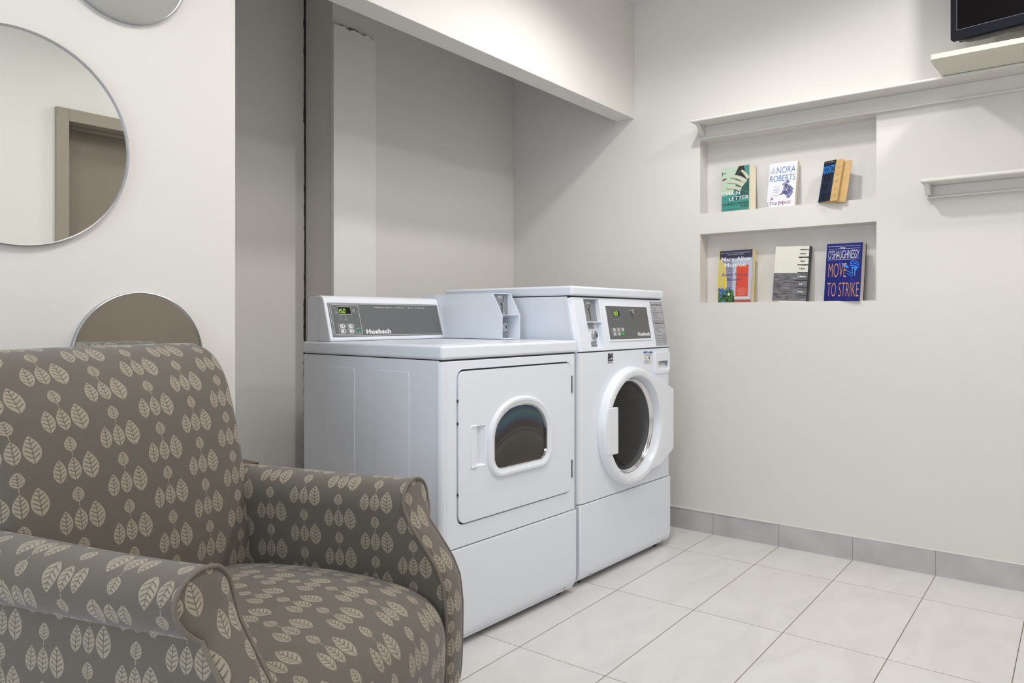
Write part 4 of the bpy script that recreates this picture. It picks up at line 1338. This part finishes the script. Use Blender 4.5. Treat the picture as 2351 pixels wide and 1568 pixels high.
# bottom rail under the seat
bm = NB()
v = [CP(-0.345, -0.09, 0.200), CP(0.345, -0.09, 0.200), CP(0.33, 0.64, 0.200), CP(-0.33, 0.64, 0.200)]
w_ = [CP(-0.345, -0.09, 0.22), CP(0.345, -0.09, 0.22), CP(0.33, 0.64, 0.22), CP(-0.33, 0.64, 0.22)]
loft(bm, [v, w_], True, True, True)
obj('base_frame', bm, M['rubber'], ac)

# ------------------------------------------------------------------ small side table behind the chair
st_ = tag(empty('side_table', (1.3982, 2.1135, 0)), 'brown wooden side table corner showing behind the armchair', 'table')
bm = NB(); box(bm, -0.42, 0.0, 0.0, 0.30, 0.538, 0.56)
obj('table_top', bm, M['wood'], st_, bevel=0.001)
for x in (-0.40, -0.05):
    for y in (0.02, 0.25):
        bm = NB(); box(bm, x, x + 0.03, y, y + 0.03, 0.0, 0.538)
        obj('leg', bm, M['wood'], st_)

# ------------------------------------------------------------------ books
def flatmat(name, rgb, rough=0.45): return mat(name, srgb(*rgb), rough, noise=0.03)
M['b_teal'] = flatmat('cover_teal', (58, 140, 130)); M['b_dteal'] = flatmat('cover_dark_teal', (28, 84, 78)); M['b_pale'] = flatmat('cover_pale_green', (184, 205, 184))
M['b_skin'] = flatmat('cover_pale_skin', (196, 200, 178)); M['b_lip'] = flatmat('cover_lips', (110, 62, 72)); M['b_black'] = flatmat('cover_black', (18, 20, 24)); M['b_shade'] = flatmat('cover_grey_green', (120, 128, 112))
M['b_white'] = flatmat('cover_white', (232, 232, 238)); M['b_blue'] = flatmat('cover_blue_ink', (40, 112, 180)); M['b_violet'] = flatmat('cover_violet', (120, 124, 172)); M['b_dviolet'] = flatmat('cover_dark_violet', (66, 68, 112)); M['b_plum'] = flatmat('cover_plum', (140, 62, 110)); M['b_lgrey'] = flatmat('cover_light_grey', (170, 170, 176))
M['b_navy'] = flatmat('cover_navy', (4, 34, 66)); M['b_sky'] = flatmat('cover_bright_blue', (30, 140, 230)); M['b_ink'] = flatmat('cover_dark_blue', (6, 8, 20))
M['b_dusk'] = flatmat('cover_dusk_blue', (56, 56, 86)); M['b_yellow'] = flatmat('cover_yellow', (232, 204, 40)); M['b_lilac'] = flatmat('cover_lilac_boards', (150, 148, 170)); M['b_red'] = flatmat('cover_orange_red', (222, 84, 58)); M['b_frame'] = flatmat('cover_pale_frame', (190, 196, 214)); M['b_leaf'] = flatmat('cover_leaf_green', (84, 128, 62)); M['b_dleaf'] = flatmat('cover_deep_green', (36, 66, 38)); M['b_hyd'] = flatmat('cover_flower_blue', (88, 122, 200)); M['b_brick'] = flatmat('cover_brick', (176, 92, 74)); M['b_spine'] = flatmat('spine_red', (190, 50, 50))
M['b_cream'] = flatmat('cover_cream', (226, 224, 212)); M['b_beige'] = flatmat('cover_beige_edge', (188, 164, 140))
M['b_royal'] = flatmat('cover_royal_blue', (0, 14, 112), 0.5); M['b_gold'] = flatmat('cover_gold_letters', (224, 160, 90)); M['b_glow'] = flatmat('cover_glow_blue', (50, 140, 240)); M['b_mid'] = flatmat('cover_mid_blue', (8, 44, 170))
m, nt, b = new_mat('cover_grey_sea')
tc = nt.nodes.new('ShaderNodeTexCoord'); mp = nt.nodes.new('ShaderNodeMapping'); mp.inputs['Scale'].default_value = (18, 1, 130)
nz = nt.nodes.new('ShaderNodeTexNoise'); nz.inputs['Scale'].default_value = 1.5; nz.inputs['Detail'].default_value = 5
rp_ = nt.nodes.new('ShaderNodeValToRGB'); rp_.color_ramp.elements[0].position = 0.35; rp_.color_ramp.elements[0].color = srgb(62, 60, 66); rp_.color_ramp.elements[1].position = 0.7; rp_.color_ramp.elements[1].color = srgb(140, 138, 140)
nt.links.new(tc.outputs['Object'], mp.inputs[0]); nt.links.new(mp.outputs[0], nz.inputs['Vector']); nt.links.new(nz.outputs['Fac'], rp_.inputs[0]); nt.links.new(rp_.outputs[0], b.inputs['Base Color'])
b.inputs['Roughness'].default_value = 0.4
M['b_sea'] = m

def book(label, y, x, z, w, h, d, yaw, lean, cover, pages='paper', hard=False, roll=0.0, fan=0.0, curl=0.0, back=None):
    """origin at lower-left front corner of the cover; local x runs to the right, local y into the niche"""
    t = empty('book', (x, y, z + 0.0006), radians(-90 + yaw))
    t.rotation_mode = 'XYZ'
    t.rotation_euler = (radians(-lean), radians(roll), radians(-90 + yaw))
    tag(t, label, 'book', 'books standing in the wall niches')
    th = 0.0022 if hard else 0.0009
    ov = 0.002 if hard else 0.0
    # pages block
    bm = NB()
    n = 10
    rings = []
    for k in range(n + 1):
        v_ = k / n
        yy = th + (d - 2 * th) * v_
        xr = w - ov * 0.5 + fan * v_ ** 1.3
        rings.append([(0.0015, yy, ov), (xr, yy, ov), (xr, yy, h - ov), (0.0015, yy, h - ov)])
    loft(bm, rings, True, True, True)
    obj('page_block', bm, M[pages], t)
    bm = NB()
    cw = w + (fan * 0)
    pts0 = []
    nseg = 10
    outer = []; innr = []
    for k in range(nseg + 1):
        u = k / nseg
        dy = -curl * u * u
        outer.append((u * cw, dy)); innr.append((u * cw, dy + th))
    base = outer + list(reversed(innr[1:])) + [(th, th), (th, d), (0, d)]
    loft(bm, [[(a, b2, zz) for a, b2 in base] for zz in (0.0, h)], True, True, True)
    cov = obj('cover', bm, M[cover], t, bevel=0.0)
    bm = NB(); box(bm, 0.0, cw + fan + (0.001 if hard else 0), d - th, d, 0.0, h)
    obj('back_cover', bm, M[back or cover], t)
    return t, cov

Bz = basis((0, -0.0003, 0), (1, 0, 0), (0, 0, 1))
def art(parent, name, mats, fn, B=Bz):
    B = (B[0], B[1], B[2], B[3] * 0.35)
    bm = NB(); fn(bm, B)
    return obj(name, bm, [M[k] for k in mats], parent, normals=False)

# 1 teal paperback -----------------------------------------------------------
w, h = 0.129, 0.214
t, cv = book('teal paperback with a hand across a pale face, leftmost in the upper niche', 1.3615, 3.388, 1.5275, w, h, 0.030, 3, 8.5, 'b_teal', fan=0.022, roll=-2.2)
def a1(bm, B):
    flat_poly(bm, [(0, h * .42), (w, h * .36), (w, h), (0, h)], B, 0.0002, 1)
    flat_poly(bm, [(0, h * .40), (w * .40, h * .36), (w * .52, h * .60), (w * .46, h * .80), (w * .62, h), (0, h)], B, 0.0004, 2)
    flat_poly(bm, [(w * .62, h), (w * .50, h * .82), (w * .46, h * .72), (w * .70, h * .66), (w * .95, h * .74), (w, h * .85), (w * .92, h)], B, 0.0005, 4)
    flat_poly(bm, [(w * .80, h), (w * .86, h * .86), (w, h * .75), (w, h)], B, 0.0006, 0)
    flat_poly(bm, [(w * .30, h * .30), (w * .62, h * .34), (w * .98, h * .50), (w * .98, h * .30), (w * .5, h * .22)], B, 0.0006, 1)
    # lips and nostril
    flat_poly(bm, [(0.001, h * .735), (w * .10, h * .765), (w * .20, h * .745), (w * .12, h * .72), (w * .02, h * .70)], B, 0.0008, 3)
    flat_poly(bm, circ(w * .12, h * .875, w * .035, 14, h * .012), B, 0.0008, 4)
    flat_poly(bm, [(0.0005, h * .80), (w * .05, h * .86), (w * .03, h * .92), (0.0005, h * .90)], B, 0.0007, 5)
    # fingers as tapering strokes
    def finger(p0, p1, p2, r0, r1, n_):
        L = []; Rr = []
        for k in range(13):
            u = k / 12
            x = (1 - u) ** 2 * p0[0] + 2 * u * (1 - u) * p1[0] + u * u * p2[0]
            z = (1 - u) ** 2 * p0[1] + 2 * u * (1 - u) * p1[1] + u * u * p2[1]
            tx = 2 * (1 - u) * (p1[0] - p0[0]) + 2 * u * (p2[0] - p1[0]); tz = 2 * (1 - u) * (p1[1] - p0[1]) + 2 * u * (p2[1] - p1[1])
            l = sqrt(tx * tx + tz * tz); r = (r0 + (r1 - r0) * u) * min(1, sqrt(max(0.03, u * 6)))
            L.append((x - tz / l * r, z + tx / l * r)); Rr.append((x + tz / l * r, z - tx / l * r))
        flat_poly(bm, [(q[0], q[1] - 0.004) for q in L + Rr[::-1]], B, n_ - 0.0002, 6)
        flat_poly(bm, L + Rr[::-1], B, n_, 7)
    finger((w * .30, h * .775), (w * .60, h * .80), (w * .88, h * .62), 0.0065, 0.0095, 0.0010)
    finger((w * .18, h * .665), (w * .50, h * .70), (w * .78, h * .55), 0.0065, 0.0095, 0.0013)
    finger((w * .15, h * .535), (w * .45, h * .56), (w * .70, h * .46), 0.0062, 0.0080, 0.0013)
    finger((w * .70, h * .90), (w * .82, h * .86), (w * .97, h * .70), 0.0040, 0.0075, 0.0009)
    line_shape(bm, [(w * .55, h * .48), (w * .97, h * .38)], B, 0.0006, 0.0015, mi=2)
    line_shape(bm, [(w * .50, h * .78), (w * .75, h * .92)], B, 0.0005, 0.0015, mi=2)
    line_shape(bm, [(w * .02, h * .46), (w * .22, h * .60)], B, 0.0005, 0.0015, mi=5)
art(cv, 'cover_picture', ['b_teal', 'b_dteal', 'b_pale', 'b_lip', 'b_black', 'b_dteal', 'b_shade', 'b_skin'], a1)
def l1(bm, B):
    put_text(bm, 'CHAIN', B, w * .01, h * .355, w=w * .66, h=h * .085, n=0.0017)
    put_text(bm, 'LETTER', B, w * .27, h * .235, w=w * .72, h=h * .085, n=0.0017)
art(cv, 'title_lettering', ['inkw'], l1)
def l1b(bm, B):
    put_text(bm, 'CHRISTOPHER', B, w * .01, h * .125, w=w * .97, h=h * .060, n=0.0015)
    put_text(bm, 'PIKE', B, w * .70, h * .055, w=w * .28, h=h * .060, n=0.0015)
    put_text(bm, '#1 NEW YORK TIMES BESTSELLING AUTHOR OF', B, w * .02, h * .035, w=w * .62, h=h * .010, n=0.0015)
art(cv, 'author_lettering', ['b_ink'], l1b)

# 2 white paperback ----------------------------------------------------------
w2, h2 = 0.127, 0.212
t, cv = book('white paperback with tall blue lettering and violet flowers, middle of the upper niche', 1.1500, 3.387, 1.5275, w2, h2, 0.024, -2, 12, 'b_white')
Bq = Bz
def l2(bm, B):
    put_text(bm, 'NORA', B, w2 * .28, h2 * .755, w=w2 * .66, h=h2 * .155, n=0.0028, shear=.05, bold=-.012)
    put_text(bm, 'ROBERTS', B, w2 * .05, h2 * .575, w=w2 * .90, h=h2 * .145, n=0.0028, shear=.05, bold=-.012)
art(cv, 'author_lettering', ['b_blue'], l2, Bq)
def l2b(bm, B):
    put_text(bm, 'A', B, w2 * .12, h2 * .155, w=w2 * .11, h=h2 * .085, n=0.0028)
    put_text(bm, 'L', B, w2 * .02, h2 * .03, w=w2 * .07, h=h2 * .10, n=0.0028)
    put_text(bm, 'ITTLE', B, w2 * .09, h2 * .05, w=w2 * .28, h=h2 * .065, n=0.0028)
    put_text(bm, 'M', B, w2 * .43, h2 * .03, w=w2 * .16, h=h2 * .10, n=0.0028)
    put_text(bm, 'AGIC', B, w2 * .60, h2 * .055, w=w2 * .26, h=h2 * .065, n=0.0028)
art(cv, 'title_lettering', ['b_plum'], l2b, Bq)
def l2c(bm, B):
    put_text(bm, '#1', B, w2 * .125, h2 * .855, w=w2 * .055, h=h2 * .030, n=0.0028)
    for i, s in enumerate(('NEW YORK', 'TIMES', 'BESTSELLING', 'AUTHOR')):
        put_text(bm, s, B, w2 * .145, h2 * (.825 - i * .022), w=w2 * (.17, .09, .22, .15)[i], h=h2 * .012, n=0.0028, align='C')
    for i, (s, ww) in enumerate((('Spellbound', .22), ('Ever After', .20))):
        put_text(bm, s, B, w2 * .22, h2 * (.375 - i * .045), w=w2 * ww, h=h2 * .018, n=0.0028, shear=.2)
    put_text(bm, 'and', B, w2 * .31, h2 * .295, w=w2 * .05, h=h2 * .010, n=0.0028)
    put_text(bm, 'In Dreams', B, w2 * .22, h2 * .250, w=w2 * .20, h=h2 * .016, n=0.0028, shear=.2)
art(cv, 'small_lettering', ['b_dviolet'], l2c, Bq)
def l2d(bm, B):
    for i, s in enumerate(('Including three', 'of her favourite', 'short stories')):
        put_text(bm, s, B, w2 * .22, h2 * (.465 - i * .026), w=w2 * .20, h=h2 * .012, n=0.0028)
art(cv, 'blurb_lettering', ['b_lgrey'], l2d, Bq)
def fl(bm, B):
    rnd_ = random.Random(4)
    cs = [(.58, .50), (.66, .47), (.70, .55), (.62, .41), (.74, .44), (.80, .40), (.68, .36), (.78, .33), (.72, .28), (.84, .30), (.76, .22), (.66, .30), (.80, .25), (.58, .33), (.86, .37)]
    for i, (a_, b_) in enumerate(cs):
        r = w2 * (.055 + .02 * rnd_.random())
        pts_ = [(w2 * a_ + r * (1 + .28 * cos(5 * q)) * cos(q), h2 * b_ + r * (1 + .28 * cos(5 * q)) * sin(q)) for q in [2 * pi * k / 30 for k in range(30)]]
        flat_poly(bm, pts_, B, 0.0022 + i * 0.00005, i % 2)
        flat_poly(bm, circ(w2 * a_, h2 * b_, r * .30, 10), B, 0.0031, 2 if i % 3 == 0 else 1 - i % 2)
    line_shape(bm, [(w2 * .44, h2 * .275), (w2 * .55, h2 * .29), (w2 * .66, h2 * .32)], B, w2 * .035, 0.0022, mi=1)
art(cv, 'cover_picture', ['b_violet', 'b_dviolet', 'b_white'], fl, Bq)

# 3 worn blue paperback, cover curling ---------------------------------------
w3, h3 = 0.060, 0.186
t, cv = book('worn blue-black paperback with yellowed pages fanned open, right of the upper niche', 0.9190, 3.3680, 1.5275, w3, h3, 0.040, -24, 13, 'b_navy', pages='paperold', fan=0.050)
def l3(bm, B):
    put_text(bm, 'KOONTZ', B, w3 * .05, h3 * .70, w=w3 * .90, h=h3 * .185, n=0.0008, bold=.02)
art(cv, 'author_lettering', ['b_sky'], l3)
def l3b(bm, B):
    for i, (s, ww) in enumerate((('SEIZE', .72), ('THE', .55), ('NIGHT', .92))):
        put_text(bm, s, B, w3 * .06, h3 * (.50 - i * .225), w=w3 * ww, h=h3 * .165, n=0.0008, bold=.04)
    flat_poly(bm, [(0, h3 * .93), (w3, h3 * .93), (w3, h3), (0, h3)], B, 0.0005)
art(cv, 'title_lettering', ['b_ink'], l3b)
def l3c(bm, B):
    put_text(bm, '#1 NEW YORK TIMES BESTSELLER', B, w3 * .12, h3 * .955, w=w3 * .76, h=h3 * .015, n=0.0009)
    for i, zz in enumerate((.52, .30, .08)): line_shape(bm, [(w3 * .08, h3 * zz), (w3 * .16, h3 * (zz + .1))], B, 0.0006, 0.0009, mi=1)
art(cv, 'small_lettering', ['inkw', 'b_sky'], l3c)
# first page and inner text fanned out to the right of the cover
bm = NB()
pg = [(w3 - 0.004, 0.004, 0.0), (w3 + 0.030, 0.009, 0.0), (w3 + 0.030, 0.009, h3), (w3 + 0.006, 0.004, h3 + 0.001)]
pgb = [(p[0], p[1] + 0.002, p[2]) for p in pg]
loft(bm, [pg, pgb], True, True, True)
op_ = obj('open_page', bm, M['paperold'], t)
bm = NB(); Bp = basis((w3, 0.0046, 0), (0.034, 0.005, 0), (0, 0, 1))
for k in range(5):
    for q in range(4):
        line_shape(bm, [(0.006, h3 * (.84 - k * .17 - q * .02)), (0.006 + (0.018, 0.015, 0.017, 0.010)[q], h3 * (.84 - k * .17 - q * .02))], Bp, 0.0007, 0.0016)
obj('page_print', bm, M['b_beige'], op_, normals=False)

# 4 beach hardback -----------------------------------------------------------
w4, h4 = 0.166, 0.2455
t, cv = book('hardback showing a red door and blue hydrangeas, leftmost in the lower niche', 1.3830, 3.392, 1.0997, w4, h4, 0.030, -6, 4.5, 'b_yellow', pages='paperw', hard=True)
def a4(bm, B):
    W, H = w4, h4
    flat_poly(bm, [(0.003, 0), (W, 0), (W, H), (0.003, H)], B, 0.0002, 0)                  # lilac boards
    flat_poly(bm, [(0.003, H * .84), (W, H * .85), (W, H), (0.003, H)], B, 0.0004, 1)      # dusk top
    flat_poly(bm, [(0.003, H * .10), (W * .26, H * .10), (W * .25, H * .40), (W * .17, H * .74), (W * .10, H * .80), (0.003, H * .84)], B, 0.0004, 2)   # yellow gable
    flat_poly(bm, [(W * .09, H * .18), (W * .135, H * .18), (W * .10, H * .80), (W * .05, H * .80)], B, 0.0006, 4)
    line_shape(bm, [(W * .25, H * .20), (W * .25, H * .42), (W * .17, H * .76)], B, W * .02, 0.0006, mi=5)
    for k in range(14):
        line_shape(bm, [(W * .27, H * (.24 + k * .045)), (W * .43, H * (.24 + k * .045))], B, 0.0016, 0.0005, mi=6)
    flat_poly(bm, [(W * .43, H * .05), (W, H * .05), (W, H * .84), (W * .43, H * .82)], B, 0.0006, 4)    # pale door frame
    flat_poly(bm, [(W * .54, H * .11), (W * .905, H * .11), (W * .905, H * .71), (W * .54, H * .70)], B, 0.0009, 3)   # red door
    line_shape(bm, [(W * .54, H * .60), (W * .905, H * .60)], B, 0.0010, 0.0011, mi=7)
    line_shape(bm, [(W * .58, H * .31), (W * .70, H * .31)], B, 0.0010, 0.0011, mi=7)
    line_shape(bm, [(W * .75, H * .31), (W * .87, H * .31)], B, 0.0010, 0.0011, mi=7)
    line_shape(bm, circ(W * .715, H * .60, W * .017, 12), B, 0.0012, 0.0013, closed=True, mi=1)
    line_shape(bm, [(W * .555, H * .38), (W * .555, H * .32)], B, 0.0022, 0.0013, mi=1)
    flat_poly(bm, [(W * .48, 0), (W, 0), (W, H * .045), (W * .48, H * .05)], B, 0.0008, 7)
    flat_poly(bm, [(W * .50, H * .075), (W * .95, H * .070), (W * .95, H * .095), (W * .50, H * .10)], B, 0.0009, 5)
    flat_poly(bm, [(0.003, 0), (W * .52, 0), (W * .50, H * .12), (W * .42, H * .22), (W * .33, H * .28), (W * .24, H * .22), (W * .12, H * .26), (0.003, H * .25)], B, 0.0010, 9)
    rr = random.Random(11)
    for k in range(110):
        x = rr.uniform(.04, .48) * W; z = rr.uniform(.01, .27) * H
        if z > H * .28 - abs(x - W * .28) * .5: continue
        a = rr.uniform(0, pi); r1, r2 = 0.0048, 0.0026
        flat_poly(bm, [(x + r1 * cos(q) * cos(a) - r2 * sin(q) * sin(a), z + r1 * cos(q) * sin(a) + r2 * sin(q) * cos(a)) for q in [2 * pi * i / 8 for i in range(8)]], B, 0.0011 + k * 2e-6, 8)
    for (x, z) in ((.03, .26), (.07, .21), (.13, .26), (.15, .23), (.23, .23), (.10, .17), (.20, .17), (.09, .11), (.35, .26), (.18, .02)):
        for k in range(7):
            flat_poly(bm, circ(W * x + 0.004 * cos(k), H * z + 0.004 * sin(k * 1.7), 0.0028, 7), B, 0.0015 + k * 1e-5, 10)
    flat_poly(bm, circ(W * .335, H * .155, 0.0065, 12), B, 0.0016, 5)
art(cv, 'cover_picture', ['b_lilac', 'b_dusk', 'b_yellow', 'b_red', 'b_frame', 'b_cream', 'b_dviolet', 'b_brick', 'b_leaf', 'b_dleaf', 'b_hyd'], a4)
def l4(bm, B):
    W, H = w4, h4
    put_text(bm, 'Mary Alice', B, W * .07, H * .795, w=W * .87, h=H * .082, n=0.0020, bold=.01)
    put_text(bm, 'Monroe', B, W * .18, H * .680, w=W * .64, h=H * .082, n=0.0020, bold=.01)
    put_text(bm, 'NEW YORK TIMES BESTSELLING AUTHOR OF', B, W * .50, H * .945, w=W * .88, h=H * .014, n=0.0020, align='C')
    put_text(bm, 'BEACH HOUSE FOR RENT', B, W * .50, H * .912, w=W * .48, h=H * .014, n=0.0020, align='C')
    for i, ww in enumerate((.18, .26, .24, .26, .16, .22, .20)):
        put_text(bm, ('Lovely and wise', 'a family story', 'for the summer', 'told with warmth', 'by the shore', 'a true pleasure', 'one to savor')[i], B, W * .72, H * (.265 - i * .022), w=W * ww, h=H * .009, n=0.0020, align='C')
art(cv, 'author_lettering', ['inkw'], l4)
def l4b(bm, B):
    put_text(bm, 'Beach House', B, w4 * .12, h4 * .505, w=w4 * .76, h=h4 * .060, n=0.0020)
    put_text(bm, 'Reunion', B, w4 * .25, h4 * .415, w=w4 * .49, h=h4 * .060, n=0.0020, shear=.25)
M['b_purple'] = flatmat('cover_purple_ink', (70, 56, 128))
art(cv, 'title_lettering', ['b_purple'], l4b)

# 5 grey sea hardback --------------------------------------------------------
w5, h5 = 0.152, 0.2540
t, cv = book('pale hardback with a grey sea on its lower half, middle of the lower niche', 1.1240, 3.386, 1.0997, w5, h5, 0.030, 3, 7, 'b_cream', pages='paperw', hard=True, roll=2.0)
bm = NB(); box(bm, w5 - 0.003, w5 + 0.0008, 0.0, 0.0302, -0.0003, h5 + 0.0003)
obj('spine', bm, M['b_black'], t)
def a5(bm, B):
    W, H = w5, h5
    flat_poly(bm, [(0, H * .025), (W, H * .025), (W, H * .52), (0, H * .52)], B, 0.0003, 0)
    flat_poly(bm, [(0, 0), (W * .2, 0), (W * .2, H * .022), (0, H * .022)], B, 0.0004, 2)
    flat_poly(bm, [(W * .965, 0), (W, 0), (W, H), (W * .965, H)], B, 0.0006, 1)
    for i, zz in enumerate((.935, .800, .665, .525, .390, .265, .130)):
        L = (.27, .29, .31, .30, .36, .34, .33)[i]
        hh = (.012, .016, .014, .012, .010, .009, .008)[i] * H
        x0 = W * (.965 - L)
        top_ = [(x0 + (W * .97 - x0) * q / 8, H * zz + hh * (.4 + .5 * abs(sin(q * 1.9 + i)))) for q in range(9)]
        bot_ = [(x0 + (W * .97 - x0) * q / 8, H * zz - hh * (.4 + .4 * abs(sin(q * 2.7 + i * 2))) * (0.2 if q == 0 else 1)) for q in range(8, -1, -1)]
        flat_poly(bm, top_ + bot_, B, 0.0006, 1)
art(cv, 'cover_picture', ['b_sea', 'b_black', 'b_beige'], a5)
def l5(bm, B):
    for i, s in enumerate(('Alexander', 'Maksik', 'A Marker')):
        put_text(bm, s, B, w5 * .80, h5 * (.855 - i * .135), w=w5 * (.17, .12, .17)[i], h=h5 * .030, n=0.0010, align='C', bold=.02)
art(cv, 'author_lettering', ['ink'], l5)
def l5b(bm, B):
    for i, s in enumerate(('To Measure', 'Drift', 'A Novel')):
        put_text(bm, s, B, w5 * .79, h5 * (.445 - i * .135), w=w5 * (.22, .09, .15)[i], h=h5 * .030, n=0.0010, align='C', bold=.02)
art(cv, 'title_lettering', ['inkw'], l5b)

# 6 royal blue hardback ------------------------------------------------------
w6, h6 = 0.152, 0.2500
t, cv = book('royal blue hardback with orange title lettering, rightmost in the lower niche', 0.9000, 3.386, 1.0997, w6, h6, 0.040, -9, 5.5, 'b_royal', pages='paperw', hard=True, roll=1.0, back='b_ink')
def l6(bm, B):
    W, H = w6, h6
    put_text(bm, "O'SHAUGHNESSY", B, W * .06, H * .735, w=W * .86, h=H * .155, n=0.0012, bold=-.01)
    put_text(bm, 'PERRI', B, W * .46, H * .905, w=W * .14, h=H * .026, n=0.0012, bold=.03, align='C')
    for a_, b_ in ((.05, .38), (.56, .94)): line_shape(bm, [(W * a_, H * .905), (W * b_, H * .908)], B, 0.0009, 0.0012)
    line_shape(bm, [(W * .05, H * .718), (W * .93, H * .718)], B, 0.0009, 0.0012)
    put_text(bm, 'NEW YORK TIMES BESTSELLING AUTHOR OF BREACH OF PROMISE', B, W * .04, H * .945, w=W * .90, h=H * .012, n=0.0012)
art(cv, 'author_lettering', ['inkw'], l6)
def l6b(bm, B):
    W, H = w6, h6
    put_text(bm, 'MOVE', B, W * .09, H * .410, w=W * .50, h=H * .265, n=0.0014, bold=-.016)
    put_text(bm, 'TO STRIKE', B, W * .08, H * .075, w=W * .88, h=H * .265, n=0.0014, bold=-.016)
art(cv, 'title_lettering', ['b_gold'], l6b)
def a6(bm, B):
    W, H = w6, h6
    flat_poly(bm, [(W * .30, H * .68), (W * .50, H * .66), (W * .62, H * .62), (W * .66, H * .56), (W * .60, H * .58), (W * .52, H * .60), (W * .40, H * .63)], B, 0.0005, 1)
    flat_poly(bm, [(W * .45, H * .66), (W * .62, H * .61), (W * .66, H * .56), (W * .58, H * .57), (W * .50, H * .60)], B, 0.0006, 0)
    for i in range(5):
        line_shape(bm, [(W * .68, H * (.67 - .015 * i)), (W * .78, H * (.700 - .022 * i)), (W * .90, H * (.66 - .02 * i)), (W * .92, H * (.62 - .012 * i))], B, 0.0030, 0.0006, mi=i % 2)
    flat_poly(bm, [(W * .72, H * .59), (W * .90, H * .58), (W * .84, H * .50), (W * .84, H * .44), (W * .78, H * .41), (W * .76, H * .48)], B, 0.0006, 0)
    line_shape(bm, [(W * .60, H * .53), (W * .70, H * .49), (W * .78, H * .48)], B, 0.0030, 0.0006, mi=0)
    line_shape(bm, [(W * .60, H * .48), (W * .72, H * .44), (W * .78, H * .42)], B, 0.0024, 0.0006, mi=0)
    for k, xx in enumerate((.60, .72, .84)):
        line_shape(bm, [(W * .78, H * .42), (W * xx, H * .18)], B, 0.0022, 0.0005, mi=1)
    flat_poly(bm, circ(W * .79, H * .565, W * .012, 10), B, 0.0009, 2)
    flat_poly(bm, [(W * .765, H * .555), (W * .815, H * .555), (W * .805, H * .44), (W * .80, H * .38), (W * .785, H * .38), (W * .775, H * .44)], B, 0.0009, 2)
art(cv, 'cover_picture', ['b_glow', 'b_mid', 'b_ink'], a6)
